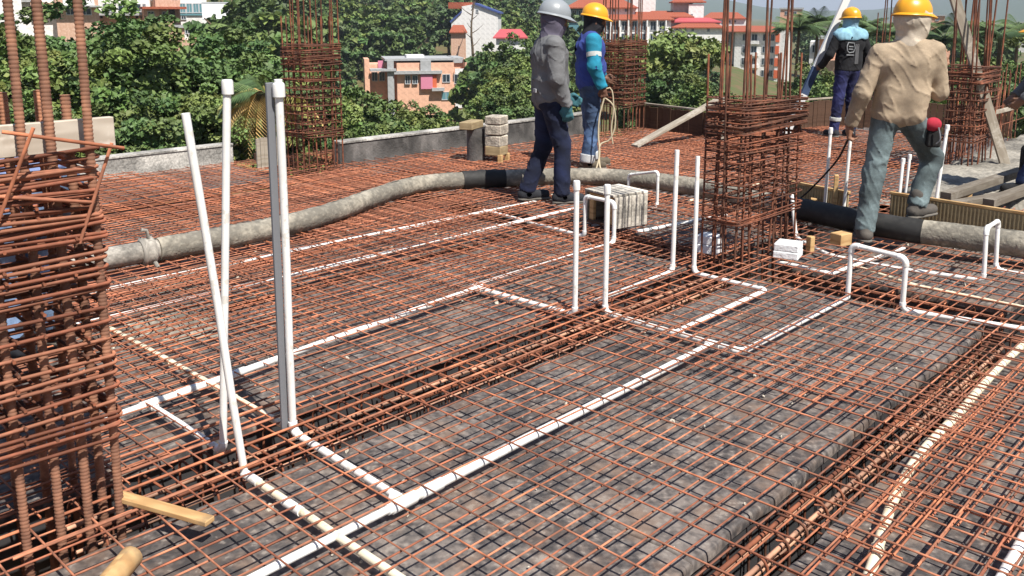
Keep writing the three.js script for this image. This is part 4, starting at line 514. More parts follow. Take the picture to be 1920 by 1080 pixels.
[[[7.2, .17, -3.08], [.075, .36, .035], 'pale upright stake between the two thin risers'], [[5.95, .05, -2.7], [.045, .13, .045], 'small wooden peg right of the white foam block'], [[7.28, .05, -3.3], [.06, .12, .05], 'small wooden peg left of the two thin risers'], [[6.95, .05, -2.72], [.055, .12, .05], 'small wooden peg against the standing leg of the man in beige'], [[8.2, .08, -2.75], [.06, .18, .05], 'wooden peg seen between the knees of the man in beige'], [[8.05, .05, -3.1], [.13, .09, .11], 'dusty wooden offcut left of the beige man on the mesh'], [[8.55, .05, -2.5], [.16, .09, .12], 'dusty wooden offcut right of the knee of the man in beige'], [[6.28, .05, -2.62], [.12, .09, .1], 'pale mortar-stained block by the front boot of the beige man']].forEach(([p, s, l]) => { const m = single('wood_offcut', boxUV(box(...s, .006)), mat.wood, l, 'offcut', p, 'wooden pegs and offcuts'); m.rotation.y = rr(-.6, .6); });
[[[8.2, .1, -2.52], [9.7, .16, -2.3], 'dark timber farther from the camera at the right edge'], [[8.3, .07, -2.2], [9.6, .16, -1.95], 'dark timber nearest the camera at the right edge'], [[8.15, .045, -2.42], [9.5, .05, -2.0], 'dark timber lying flat under the other two at the right edge']].forEach(([a, b, l]) => single('timber', beamBetween(V(...a), V(...b), .1, .07), M({ map: greyWoodTex, color: lin(.5, .49, .48), roughness: .9 }), l, 'timber', [0, 0, 0], 'dark timbers at the right edge'));
// fresh concrete and mortar
function patch(name, outline, h, cell, bump, m) { const xs = outline.map(p => p[0]), zs = outline.map(p => p[1]), x0 = Math.min(...xs), x1 = Math.max(...xs), z0 = Math.min(...zs), z1 = Math.max(...zs), nx = Math.ceil((x1 - x0) / cell), nz = Math.ceil((z1 - z0) / cell), pos = [], uv = [], idx = [];
  const dist = (x, z) => { let ins = false, best = 9; for (let i = 0, j = outline.length - 1; i < outline.length; j = i++) { const [ax, az] = outline[j], [bx, bz] = outline[i]; if ((az > z) !== (bz > z) && x < (bx - ax) * (z - az) / (bz - az) + ax) ins = !ins; const t = sat(((x - ax) * (bx - ax) + (z - az) * (bz - az)) / ((bx - ax) ** 2 + (bz - az) ** 2)); best = Math.min(best, Math.hypot(x - ax - t * (bx - ax), z - az - t * (bz - az))); } return ins ? best : -best; };
  for (let j = 0; j <= nz; j++) for (let i = 0; i <= nx; i++) { const x = x0 + (x1 - x0) * i / nx, z = z0 + (z1 - z0) * j / nz, d = dist(x, z) + .09 * N3(x * 6, 2, z * 6) + .03 * N3(x * 22, 5, z * 22); const e = sst(-.02, .14, d); pos.push(x, -0.11 + (h + 0.11) * e + bump * fbm(x * 16, 3, z * 16, 3) * e + bump * .7 * N3(x * 45, 1, z * 45) * e, z); uv.push(x * .6, z * .6); }
  for (let j = 0; j < nz; j++) for (let i = 0; i < nx; i++) { const a = j * (nx + 1) + i; idx.push(a, a + nx + 1, a + 1, a + 1, a + nx + 1, a + nx + 2); } const g = new THREE.BufferGeometry(); g.setAttribute('position', new THREE.Float32BufferAttribute(pos, 3)); g.setAttribute('uv', new THREE.Float32BufferAttribute(uv, 2)); g.setIndex(idx); g.computeVertexNormals(); return structure(name, g, m); }
patch('fresh_concrete', [[8.7, -3.1], [9.6, -3.35], [14.2, -3.45], [14.2, 1.4], [9.2, 1.4], [8.9, -1.6], [8.5, -2.5]], .03, .06, .03, mat.wetConc);
patch('mortar_patch', [[1.95, -4.98], [2.28, -5.02], [2.5, -4.72], [2.35, -4.32], [2.05, -4.4]], -.025, .025, .04, mat.wetConc);
patch('mortar_patch', [[2.35, -5.6], [2.75, -5.65], [2.9, -5.35], [2.6, -5.2], [2.3, -5.3]], -.045, .03, .02, mat.wetConc);
// starter bars along the far right wall
{ const g = thing('starter_bars', 'row of upright rusty starter bars at the right edge', 'rebar', [11.35, 0, -3.35]); const geo = [plainBar(1.25, .007), plainBar(1.1, .007), plainBar(1.35, .007)]; for (let k = 0; k < 34; k++) { const b = mesh('bar', geo[k % 3], pick(meshMats.concat(cageMats)), g); b.position.set(k * .085, -.35, (k % 2) * -.16 - k * .004); b.rotation.set(rr(-.03, .03), 0, rr(-.04, .04)); } mesh('rail', boxUV(box(1.6, .05, .03, .003)).translate(1.3, .45, .02), mat.greyWood, g); [.25, .5].forEach(y => mesh('tie_bar', rod(V(0, y, .012), V(2.9, y + .02, .012), .006, 5), cageMats[1], g)); }
// stone chips and cement crumbs on the sheeting
{ const geo = new THREE.IcosahedronGeometry(1, 0), n = 420, im = new THREE.InstancedMesh(geo, M({ map: concTex, color: lin(1.15, 1.1, 1.0), roughness: 1 }), n), q = new THREE.Object3D(); let k = 0; while (k < n) { const x = rr(1, 8), z = rr(-6.2, -.4); if ((z < -2.8 && z > -3.25) || (z < -1.1 && z > -1.4) || (z < -4.66 && z > -4.92) || (x > 5.26 && x < 5.8)) continue; q.position.set(x, DECK + .006, z); q.rotation.set(rr(0, 6), rr(0, 6), rr(0, 6)); const s = .003 + .014 * Math.pow(rnd(), 3); q.scale.set(s * rr(.8, 1.6), s * .6, s); q.updateMatrix(); im.setMatrixAt(k++, q.matrix); } im.name = 'cement_crumbs'; im.userData = { kind: 'stuff', label: 'pale cement crumbs and chips scattered on the black sheeting', category: 'debris' }; scene.add(im); }
// ---------------------------------------------------------------- people
function surfaceNets(sdf, mn, mx, cell) {
  const nx = Math.ceil((mx.x - mn.x) / cell) + 1, ny = Math.ceil((mx.y - mn.y) / cell) + 1, nz = Math.ceil((mx.z - mn.z) / cell) + 1, F = new Float32Array(nx * ny * nz), id = (i, j, k) => i + nx * (j + ny * k), p = V();
  for (let k = 0; k < nz; k++) for (let j = 0; j < ny; j++) for (let i = 0; i < nx; i++) F[id(i, j, k)] = sdf(p.set(mn.x + i * cell, mn.y + j * cell, mn.z + k * cell));
  const vi = new Int32Array(nx * ny * nz).fill(-1), pos = [], idx = [], E = [[0, 1], [0, 2], [0, 4], [1, 3], [1, 5], [2, 3], [2, 6], [3, 7], [4, 5], [4, 6], [5, 7], [6, 7]], c = new Float32Array(8);
  for (let k = 0; k < nz - 1; k++) for (let j = 0; j < ny - 1; j++) for (let i = 0; i < nx - 1; i++) {
    let m = 0; for (let q = 0; q < 8; q++) { c[q] = F[id(i + (q & 1), j + (q >> 1 & 1), k + (q >> 2))]; if (c[q] < 0) m |= 1 << q; } if (m === 0 || m === 255) continue;
    let x = 0, y = 0, z = 0, n = 0; for (const [a, b] of E) if ((c[a] < 0) !== (c[b] < 0)) { const t = c[a] / (c[a] - c[b]); x += (a & 1) + t * ((b & 1) - (a & 1)); y += (a >> 1 & 1) + t * ((b >> 1 & 1) - (a >> 1 & 1)); z += (a >> 2) + t * ((b >> 2) - (a >> 2)); n++; }
    vi[id(i, j, k)] = pos.length / 3; pos.push(mn.x + (i + x / n) * cell, mn.y + (j + y / n) * cell, mn.z + (k + z / n) * cell);
  }
  for (let k = 1; k < nz - 1; k++) for (let j = 1; j < ny - 1; j++) for (let i = 1; i < nx - 1; i++) {
    const a = F[id(i, j, k)] < 0; const quad = (p, q, r, s, f) => { if (p < 0 || q < 0 || r < 0 || s < 0) return; f ? idx.push(p, q, r, p, r, s) : idx.push(p, r, q, p, s, r); };
    if (a !== F[id(i + 1, j, k)] < 0) quad(vi[id(i, j - 1, k - 1)], vi[id(i, j, k - 1)], vi[id(i, j, k)], vi[id(i, j - 1, k)], a);
    if (a !== F[id(i, j + 1, k)] < 0) quad(vi[id(i - 1, j, k - 1)], vi[id(i - 1, j, k)], vi[id(i, j, k)], vi[id(i, j, k - 1)], a);
    if (a !== F[id(i, j, k + 1)] < 0) quad(vi[id(i - 1, j - 1, k)], vi[id(i, j - 1, k)], vi[id(i, j, k)], vi[id(i - 1, j, k)], a);
  }
  const g = new THREE.BufferGeometry(); g.setAttribute('position', new THREE.Float32BufferAttribute(pos, 3)); const uv = new Float32Array(pos.length / 3 * 2); for (let q = 0; q < pos.length / 3; q++) { uv[q * 2] = (pos[q * 3] + pos[q * 3 + 2] * .7) * 1.6; uv[q * 2 + 1] = (pos[q * 3 + 1] + pos[q * 3 + 2] * .5) * 1.6; } g.setAttribute('uv', new THREE.BufferAttribute(uv, 2)); g.setIndex(idx); g.computeVertexNormals(); return g;
}
const cap3 = (p, a, b, ra, rb) => { const bx = b.x - a.x, by = b.y - a.y, bz = b.z - a.z, px = p.x - a.x, py = p.y - a.y, pz = p.z - a.z, t = sat((px * bx + py * by + pz * bz) / (bx * bx + by * by + bz * bz + 1e-9)); return Math.hypot(px - bx * t, py - by * t, pz - bz * t) - (ra + (rb - ra) * t); };
const smin = (a, b, k) => { const h = Math.max(k - Math.abs(a - b), 0) / k; return Math.min(a, b) - h * h * k * .25; };
function bones(L, k) { return p => { let d = 9; for (const [a, b, ra, rb] of L) d = smin(d, cap3(p, a, b, ra, rb), k); return d; }; }
function extent(L, pad) { const mn = V(9, 9, 9), mx = V(-9, -9, -9); L.forEach(([a, b, ra, rb]) => { for (const [q, r] of [[a, ra], [b, rb]]) { mn.min(V(q.x - r - pad, q.y - r - pad, q.z - r - pad)); mx.max(V(q.x + r + pad, q.y + r + pad, q.z + r + pad)); } }); return [mn, mx]; }
const v3 = a => V(...a);
const below = (p, q, dir) => (p.x - q.x) * dir.x + (p.y - q.y) * dir.y + (p.z - q.z) * dir.z;  // positive past the plane
function handBones(w, dir, palmN, curl, grow = 0) { // wrist point, pointing direction, palm normal
  const d = dir.clone().normalize(), n = palmN.clone().sub(d.clone().multiplyScalar(palmN.dot(d))).normalize(), s = d.clone().cross(n), P = (a, b, c) => w.clone().addScaledVector(d, a).addScaledVector(s, b).addScaledVector(n, c), L = [], g = grow;
  L.push([P(-.03, 0, 0), P(.03, 0, 0), .026 + g, .03 + g], [P(.02, -.02, 0), P(.085, -.028, 0), .018 + g, .014 + g], [P(.02, 0, 0), P(.09, 0, 0), .02 + g, .015 + g], [P(.02, .02, 0), P(.085, .026, 0), .018 + g, .014 + g]);
  [[-.032, .062, 0], [-.011, .072, 1], [.011, .068, 2], [.031, .052, 3]].forEach(([o, len]) => { const c1 = curl, c2 = curl * 1.9, a = P(.085, o, 0), b = P(.085 + len * .5 * Math.cos(c1), o * 1.08, len * .5 * Math.sin(c1)), e = P(.085 + len * (.5 * Math.cos(c1) + .5 * Math.cos(c2)), o * 1.1, len * (.5 * Math.sin(c1) + .5 * Math.sin(c2))); L.push([a, b, .0095 + g, .009 + g], [b, e, .009 + g, .0075 + g]); });
  const t0 = P(.02, -.03, .004), t1 = P(.05, -.052, .018), t2 = P(.082, -.05, .034); L.push([t0, t1, .013 + g, .0105 + g], [t1, t2, .0105 + g, .009 + g]); return L;
}
const helmetShell = (() => { const g = new THREE.SphereGeometry(1, 40, 20, 0, 6.2832, 0, Math.PI / 2), p = g.attributes.position; for (let i = 0; i < p.count; i++) { let x = p.getX(i), y = p.getY(i), z = p.getZ(i); const rid = Math.exp(-Math.pow(x / .13, 2)) * .035 + (Math.exp(-Math.pow((x - .42) / .1, 2)) + Math.exp(-Math.pow((x + .42) / .1, 2))) * .018, k = 1 + rid * sat(y * 1.8); const sq = Math.pow(y, .86); p.setXYZ(i, x * .118 * k, sq * .138 * k, z * .142 * k); } g.computeVertexNormals(); return g; })();
const helmetBrim = (() => { const pos = [], idx = [], n = 48; for (let i = 0; i <= n; i++) { const a = i / n * 6.2832, cx = Math.sin(a), cz = Math.cos(a), f = Math.max(0, cz), w = .012 + .05 * Math.pow(f, 2.2); const ix = cx * .116, iz = cz * .14; const dl = Math.hypot(ix, iz), ox = ix * (1 + w / dl), oz = iz * (1 + w / dl); pos.push(ix, .012, iz, ox, -.004 - .014 * f, oz, ox, -.011 - .014 * f, oz, ix * .96, -.004, iz * .96); } for (let i = 0; i < n; i++) for (let k = 0; k < 4; k++) { const a = i * 4 + k, b = i * 4 + (k + 1) % 4; idx.push(a, b, a + 4, b, b + 4, a + 4); } const g = new THREE.BufferGeometry(); g.setAttribute('position', new THREE.Float32BufferAttribute(pos, 3)); g.setIndex(idx); g.computeVertexNormals(); return g; })();
const skinMat = M({ color: lin(.22, .115, .07), roughness: .6 });
const cloth = (c, t = clothTex, r = .92) => M({ map: t, color: lin(...c), roughness: r });
function person(o) {
  const J = {}; const D = { pel: [0, .96, 0], waist: [0, 1.1, 0], chest: [0, 1.31, 0], neck: [0, 1.47, .005], head: [0, 1.62, .025], hipL: [.095, .9, 0], hipR: [-.095, .9, 0], kneeL: [.105, .5, .03], kneeR: [-.105, .5, .03], ankL: [.11, .1, -.01], ankR: [-.11, .1, -.01], toeL: [.125, .045, .16], toeR: [-.125, .045, .16], shL: [.195, 1.41, 0], shR: [-.195, 1.41, 0], elL: [.255, 1.13, -.03], elR: [-.255, 1.13, -.03], wrL: [.25, .89, .06], wrR: [-.25, .89, .06], ...o.J }; for (const k in D) J[k] = v3(D[k]);
  const g = thing('person', o.label, 'person', o.pos, Math.atan2(o.face.x, o.face.z)); const S = o.scale || 1; g.scale.setScalar(S);
  const bulk = o.bulk || 1, lat = J.shL.clone().sub(J.shR).normalize(), hlat = J.hipL.clone().sub(J.hipR).normalize(), off = (q, l, a, dz = 0) => q.clone().addScaledVector(l, a).add(V(0, 0, dz));
  const sp = J.pel.clone().sub(J.chest).normalize();
  // ---- jacket
  const sleeveEnd = s => { const e = J['el' + s], w = J['wr' + s]; return [w.clone(), w.clone().sub(e).normalize()]; };
  const torsoB = [[off(J.chest, lat, .09), off(J.chest, lat, -.09), .122 * bulk, .122 * bulk], [off(J.chest, lat, .06), off(J.waist, lat, .06), .115 * bulk, .112 * bulk], [off(J.chest, lat, -.06), off(J.waist, lat, -.06), .115 * bulk, .112 * bulk], [off(J.waist, lat, .07), off(J.pel, hlat, .07), .114 * bulk, .122 * bulk], [off(J.waist, lat, -.07), off(J.pel, hlat, -.07), .114 * bulk, .122 * bulk], [J.neck.clone().addScaledVector(sp, .03), off(J.shL, lat, -.03), .075, .074], [J.neck.clone().addScaledVector(sp, .03), off(J.shR, lat, .03), .075, .074], [J.neck.clone().addScaledVector(sp, .06), J.neck, .08, .062]];
  if (o.belly) torsoB.push([off(J.waist, lat, .03, o.belly), off(J.waist, lat, -.03, o.belly), .1, .1]);
  const hemP = J.pel.clone().addScaledVector(sp, o.hem ?? .08), tB = bones(torsoB, .06), seedW = rr(0, 40);
  const folds = (p, a, f = 0) => { // drape: long soft folds down the cloth, cross creases and a few sharp ones
    const f1 = N3(p.x * 10 + p.y * 3 + seedW, p.y * 2.6, p.z * 10), f2 = N3(p.x * 4 + seedW, p.y * 15 + p.x * 5, p.z * 4 + 9), f3 = N3(p.x * 6 + seedW, p.y * 8 - p.x * 9, p.z * 6);
    const f4 = N3(p.x * 15 + seedW, p.y * 13 + p.x * 17, p.z * 15 + 4);
    return -a * .2 * Math.pow(Math.max(0, 1 - Math.abs(f4) * 6), 2) + a * ((f ? .35 : .7) * f1 + (f ? .8 : .5) * f2) - a * .9 * Math.pow(Math.max(0, 1 - Math.abs(f3) * 7), 2); };
  const arm = s => { const L = [[J['sh' + s], J['el' + s], .07 * (o.sleeve || 1), .058 * (o.sleeve || 1)], [J['el' + s], J['wr' + s], .059 * (o.sleeve || 1), .045 * (o.sleeve || 1)]], f = bones(L, .03), [w, d] = sleeveEnd(s); return { L, f: p => Math.max(f(p), below(p, w.clone().addScaledVector(d, -.012), d)) }; };
  const aL = arm('L'), aR = arm('R'), jk = (p, extra) => { const t = Math.max(tB(p), below(p, hemP, sp)); const s = smin(smin(t, aL.f(p), .025), aR.f(p), .025); return s + (extra ? folds(p, o.fold ?? .011) : 0); };
  const jb = extent([...torsoB, ...aL.L, ...aR.L], .025); mesh('jacket', surfaceNets(p => jk(p, true), jb[0], jb[1], .0105), o.jacket, g);
  if (o.sleeveMat) for (const [s, a] of [['L', aL], ['R', aR]]) { const e = extent(a.L, .03), sh = J['sh' + s], dn = J['el' + s].clone().sub(sh).normalize(), cut = sh.clone().addScaledVector(lat, s === 'L' ? -.045 : .045); const lw = lat.clone().multiplyScalar(s === 'L' ? -1 : 1); mesh('sleeve', surfaceNets(p => Math.max(Math.max(a.f(p), -9) + folds(p, .009) - .007, below(p, cut, lw)), e[0], e[1], .0125), o.sleeveMat, g); }
  // ---- trousers
  const leg = s => [[J['hip' + s], J['knee' + s], .093 * bulk, .076], [J['knee' + s], J['ank' + s], .076, .066 * (o.flare || 1)]], tl = leg('L'), tr = leg('R'), pb = [[off(J.pel, hlat, .07), off(J.pel, hlat, -.07), .108 * bulk, .108 * bulk], [off(J.pel, hlat, .05), J.waist, .1 * bulk, .1 * bulk]];
  const fl = bones(tl, .03), fr2 = bones(tr, .03), fp = bones(pb, .04), endL = J.ankL.clone().sub(J.kneeL).normalize(), endR = J.ankR.clone().sub(J.kneeR).normalize(), cL = J.ankL.clone().addScaledVector(endL, .03), cR = J.ankR.clone().addScaledVector(endR, .03);
  const tb = extent([...tl, ...tr, ...pb], .03); mesh('trousers', surfaceNets(p => smin(smin(Math.max(fl(p), below(p, cL, endL)), Math.max(fr2(p), below(p, cR, endR)), .02), fp(p), .05) + folds(p, .009, 1), tb[0], tb[1], .0105), o.trousers, g);
  if (o.bands) for (const s of ['L', 'R']) { const k = J['knee' + s], a = J['ank' + s], c = k.clone().lerp(a, .55), d = a.clone().sub(k).normalize(), e = k.clone().lerp(a, .69), f = s === 'L' ? fl : fr2, bx = extent([[c, e, .1, .1]], .01); mesh('reflective_band', surfaceNets(p => Math.max(f(p) - .011, below(p, e, d), -below(p, c, d)), bx[0], bx[1], .01), cloth([.62, .63, .6]), g); }
  if (o.cuffs) for (const s of ['L', 'R']) { const k = J['knee' + s], a = J['ank' + s], d = a.clone().sub(k).normalize(), c = k.clone().lerp(a, .84), e = a.clone().addScaledVector(d, .03), f = s === 'L' ? fl : fr2, bx = extent([[c, e, .1, .1]], .01); mesh('cuff', surfaceNets(p => Math.max(f(p) - .012, below(p, e, d), -below(p, c, d)), bx[0], bx[1], .01), cloth([.6, .62, .62]), g); }
  // ---- boots
  for (const s of ['L', 'R']) { const a = J['ank' + s], t = J['toe' + s], fd = t.clone().sub(a).setY(0).normalize(), sole = t.y - .045, heel = a.clone().addScaledVector(fd, -.045); heel.y = sole + .05; const L = [[heel, t.clone().setY(sole + .042), .05, .044], [a, V(a.x, sole + .06, a.z).addScaledVector(fd, .01), .056, .056], [a.clone().add(V(0, .03, 0)), a.clone().add(V(0, o.bootTop || .06, 0)), .055, .058]], f = bones(L, .04), e = extent(L, .01); const b = mesh('boot', surfaceNets(p => Math.max(f(p), sole - p.y) + .003 * N3(p.x * 30, p.y * 30, p.z * 30), e[0], e[1], .009), o.boot, g); const lo = [[heel.clone().setY(sole + .01), t.clone().setY(sole + .01).addScaledVector(fd, .004), .05, .046]], lf = bones(lo, .02), le = extent(lo, .01); mesh('sole', surfaceNets(p => Math.max(lf(p), Math.abs(p.y - sole - .009) - .011), le[0], le[1], .008), o.sole || cloth([.06, .055, .05]), b); }
  // ---- body: one continuous skin figure under the clothes, with head and hands on finer grids
  const thin = .8, core = [...torsoB.map(([a, b, x, y]) => [a, b, x * thin, y * thin]), [J.neck, J.head.clone().add(V(0, -.05, 0)), .052, .055], ...['L', 'R'].flatMap(s => [[J['sh' + s], J['el' + s], .048, .042], [J['el' + s], J['wr' + s], .04, .029], [J['hip' + s], J['knee' + s], .07, .052], [J['knee' + s], J['ank' + s], .05, .04]])];
  const ce = extent(core, .02), H = J.head, hy = o.headYaw || 0, hp = o.headPitch || 0, HQ = new THREE.Quaternion().setFromEuler(new THREE.Euler(hp, hy, 0, 'YXZ')), hq = (x, y, z) => V(x, y, z).applyQuaternion(HQ).add(H);
  const headB = [[hq(0, .035, -.012), hq(0, .02, -.02), .094, .092], [hq(0, -.03, .02), hq(0, .02, .01), .07, .08], [hq(0, -.085, .045), hq(0, -.06, .05), .038, .045], [hq(-.03, -.06, .01), hq(.03, -.06, .01), .04, .04], [hq(0, .01, .098), hq(0, -.025, .112), .009, .014], [hq(-.028, .022, .085), hq(.028, .022, .085), .014, .014], [hq(0, -.06, .092), hq(0, -.06, .094), .014, .014], [hq(.088, .0, -.005), hq(.09, -.03, -.002), .012, .01], [hq(-.088, 0, -.005), hq(-.09, -.03, -.002), .012, .01], [hq(0, -.06, -.01), J.neck, .055, .052]];
  const hf = bones(headB, .03), he = extent(headB, .01), parts = [surfaceNets(bones(core, .05), ce[0], ce[1], .02), surfaceNets(p => { const l = p.clone().sub(H).applyQuaternion(HQ.clone().invert()); let d = hf(p); for (const s of [-1, 1]) d = Math.max(d, .013 - Math.hypot(l.x - s * .033, l.y - .004, l.z - .098)); return d; }, he[0], he[1], .006)];
  const hands = {}; for (const s of ['L', 'R']) { const w = J['wr' + s], e = J['el' + s], d = o['hand' + s] ? v3(o['hand' + s].dir) : w.clone().sub(e), n = o['hand' + s]?.palm ? v3(o['hand' + s].palm) : V(s === 'L' ? -1 : 1, 0, .2); hands[s] = [w, d, n, o['hand' + s]?.curl ?? .5]; const hb = handBones(...hands[s]), hx = extent(hb, .008); parts.push(surfaceNets(bones(hb, .012), hx[0], hx[1], .0045)); }
  mesh('body', mergeGeometries(parts), o.skin || skinMat, g);
  if (o.gloves) for (const s of ['L', 'R']) { const gb = handBones(...hands[s], .006); gb.push([hands[s][0].clone().addScaledVector(hands[s][1].clone().normalize(), -.07), hands[s][0], .043, .04]); const gx = extent(gb, .008); mesh('glove', surfaceNets(p => bones(gb, .014)(p) + .002 * N3(p.x * 60, p.y * 60, p.z * 60), gx[0], gx[1], .006), o.gloves, g); }
  if (o.hood) { const hb2 = headB.slice(0, 4).map(([a, b, x, y]) => [a, b, x + (o.hoodR || .014), y + (o.hoodR || .014)]); hb2.push([hq(0, -.05, -.02), J.neck.clone().addScaledVector(sp, .02), .085, .1]); if (o.hoodBulge) hb2.push([hq(...o.hoodBulge), hq(...o.hoodBulge.map((q, i) => q * [1, .6, 1][i])), .05, .045]); const hf2 = bones(hb2, .035), hx = extent(hb2, .02); mesh('hood', surfaceNets(p => { const l = p.clone().sub(H).applyQuaternion(HQ.clone().invert()); const slit = Math.max(Math.abs(l.y + (o.slitDrop || 0)) - (o.slit || .022), Math.abs(l.x) - .07, .04 - l.z); return Math.max(hf2(p) + folds(p, .007, 1.6), -slit); }, hx[0], hx[1], .008), o.hood, g); }
  if (o.helmet) { const h = mesh('helmet', helmetShell, o.helmet, g); h.position.copy(hq(0, .05, -.01)); h.quaternion.copy(HQ).multiply(new THREE.Quaternion().setFromEuler(new THREE.Euler(o.helmetTilt ?? .04, 0, 0))); h.scale.setScalar(1.04); mesh('brim', helmetBrim, o.helmet, h); const sg = new THREE.TorusGeometry(.1, .006, 6, 24); mesh('harness', sg.rotateX(Math.PI / 2).scale(1, 1, 1.2), cloth([.05, .05, .05]), h); }
  g.userData.joints = undefined; delete g.userData.joints; return { g, J, S };
}
const dirOf = (f, r) => V(0, 0, 0).addScaledVector(FWD, f).addScaledVector(RIGHT, r).normalize();
const yellow = M({ color: lin(.78, .36, .02), roughness: .35 }), greyHelmet = M({ color: lin(.28, .30, .32), roughness: .4 }), denimDark = cloth([.018, .028, .085], denimTex), denimBlue = cloth([.11, .19, .36], denimTex), bootDark = cloth([.03, .032, .04]), bootDusty = cloth([.2, .18, .155]);
// man in grey, walking to the right
const P1 = person({ label: 'man in grey jacket and grey helmet walking beside the hose', pos: [5.98, .01, -5.2], face: dirOf(.22, .97), scale: .985, J: { kneeR: [-.1, .52, .1], ankR: [-.105, .1, .1], toeR: [-.12, .045, .27], kneeL: [.1, .5, -.02], ankL: [.105, .105, -.17], toeL: [.115, .045, 0], elR: [-.26, 1.13, .0], wrR: [-.235, .89, .1], elL: [.27, 1.14, .02], wrL: [.2, .92, .22], head: [0, 1.62, .045] }, handR: { dir: [.05, -1, .12], curl: .5 }, handL: { dir: [-.1, -.35, 1], palm: [-1, 0, 0], curl: .6 }, jacket: cloth([.2, .2, .205]), trousers: denimDark, boot: bootDark, sole: bootDusty, gloves: cloth([.06, .2, .24]), hood: cloth([.17, .15, .21]), helmet: greyHelmet, headPitch: .16, slit: .03, hem: .2, bulk: 1.16, sleeve: 1.18, flare: 1.1, belly: .04, fold: .011 });
[[1.3, -.135], [1.02, -.155]].forEach(([y, z]) => [-.09].forEach(x => mesh('reflective_patch', box(.09, .035, .012, .004).translate(x, y, z).applyMatrix4(new THREE.Matrix4()), cloth([.5, .5, .52]), P1.g)));
mesh('collar', sweep(loopPts(.15, .15, .07, 6).map(p => V(p.x, 1.495 + p.z * -.25, p.z + .012)), .016, 8, false, true), cloth([.55, .55, .56]), P1.g);
// man in blue behind him
const P2 = person({ label: 'man in turquoise sleeves and blue vest holding a rope', pos: [7.68, .01, -6.1], face: dirOf(.1, 1), scale: .985, J: { kneeR: [-.1, .51, .03], ankR: [-.11, .1, -.03], toeR: [-.125, .045, .14], ankL: [.11, .1, .06], toeL: [.125, .045, .24], elR: [-.27, 1.13, .0], wrR: [-.25, .9, .1], elL: [.25, 1.15, .06], wrL: [.2, .98, .2], head: [0, 1.61, .05] }, handR: { dir: [0, -1, .2], curl: 1.0 }, handL: { dir: [0, -.3, 1], curl: .6 }, jacket: cloth([.05, .085, .36]), sleeveMat: cloth([.02, .3, .46]), trousers: denimBlue, cuffs: true, boot: cloth([.16, .13, .09]), sole: bootDusty, hood: cloth([.025, .024, .03]), helmet: yellow, headPitch: .14, slit: .028, belly: .08, bulk: 1.14, sleeve: 1.1, flare: 1.12, hem: .08, skin: M({ color: lin(.16, .075, .045), roughness: .6 }) });
{ const a = P2.J.shR, b = P2.J.elR, c = a.clone().lerp(b, .55), d = b.clone().sub(a).normalize(); const m = mesh('reflective_band', sweep([c.clone().addScaledVector(d, -.025), c.clone().addScaledVector(d, .025)], .082, 18, false), cloth([.62, .64, .62]), P2.g); }
{ // rope hanging from his hand
  const w = P2.J.wrR.clone().add(V(0, -.09, .02)).multiplyScalar(P2.S).applyAxisAngle(V(0, 1, 0), P2.g.rotation.y).add(P2.g.position); const r = dirOf(0, 1), q = (a, y, f = 0) => w.clone().setY(y).addScaledVector(r, a).addScaledVector(FWD, f); const g = thing('rope', 'pale rope hanging in loops from the hand of the man in blue', 'rope', [w.x, 0, w.z]); const o = V(w.x, 0, w.z), rel = A => A.map(p => p.sub(o)); const rm = M({ color: lin(.52, .44, .3), roughness: .95 });
  mesh('strand', sweep(catm(rel([q(0, .8), q(-.05, .6, -.02), q(-.06, .4, -.04), q(-.05, .2, -.1), q(-.1, .03, -.2)]), 24), .009, 7), rm, g); mesh('strand', sweep(catm(rel([q(0, .8), q(.09, .72), q(.12, .5), q(.06, .34), q(-.03, .3), q(-.05, .12, -.1), q(-.04, .03, -.22)]), 24), .009, 7), rm, g); mesh('strand', sweep(catm(rel([q(0, .8), q(-.02, .86), q(.06, .9), q(.1, .7), q(.08, .45), q(.1, .3)]), 20), .008, 7), rm, g); }
// far worker carrying a long straightedge
const P3 = person({ label: 'far worker in black shirt with light blue neck cloth holding a long pale straightedge', pos: [12.1, .01, -5.12], face: dirOf(.95, -.25), scale: .97, J: { ankL: [.13, .1, .05], toeL: [.15, .045, .2], ankR: [-.09, .1, -.03], toeR: [-.11, .045, .12], elL: [.3, 1.16, .02], wrL: [.31, .98, .2], elR: [-.29, 1.17, -.03], wrR: [-.27, .94, .12] }, handL: { dir: [.3, -.2, 1], curl: 1.1 }, jacket: cloth([.012, .012, .015]), trousers: cloth([.035, .04, .15], denimTex), bands: true, boot: bootDark, sole: bootDusty, hood: cloth([.3, .5, .62]), hoodR: .012, helmet: yellow, hem: .02, fold: .008 });
{ const L = [[V(.1, 1.4, -.02), V(-.1, 1.4, -.02), .115, .115], [V(.17, 1.42, 0), V(-.17, 1.42, 0), .085, .085], [V(0, 1.5, 0), V(0, 1.46, 0), .085, .1]], f = bones(L, .05), e = extent(L, .02); mesh('neck_cloth', surfaceNets(p => Math.max(f(p) - .008 + .012 * N3(p.x * 22, p.y * 12, p.z * 22), 1.37 - p.y + .03 * N3(p.x * 9, 1, 0)), e[0], e[1], .01), cloth([.3, .55, .68]), P3.g);
  const em = (pts, cl) => sweep(pts.map(([x, y]) => V(x, y, -.125 - .012)), .008, 6, !cl, cl); mesh('back_emblem', mergeGeometries([em([[.03, 1.32], [.12, 1.33], [.14, 1.28], [.13, 1.22], [.1, 1.19], [.03, 1.2], [.01, 1.25]], true), em([[.04, 1.27], [.11, 1.275]]), em([[.04, 1.235], [.11, 1.24]]), em([[.02, 1.155], [.14, 1.16]])].map(q => q.index ? q.toNonIndexed() : q)), cloth([.3, .31, .32]), P3.g); mesh('back_panel', box(.06, .28, .02, .006).translate(-.03, 1.17, -.125), cloth([.12, .12, .125]), P3.g); }
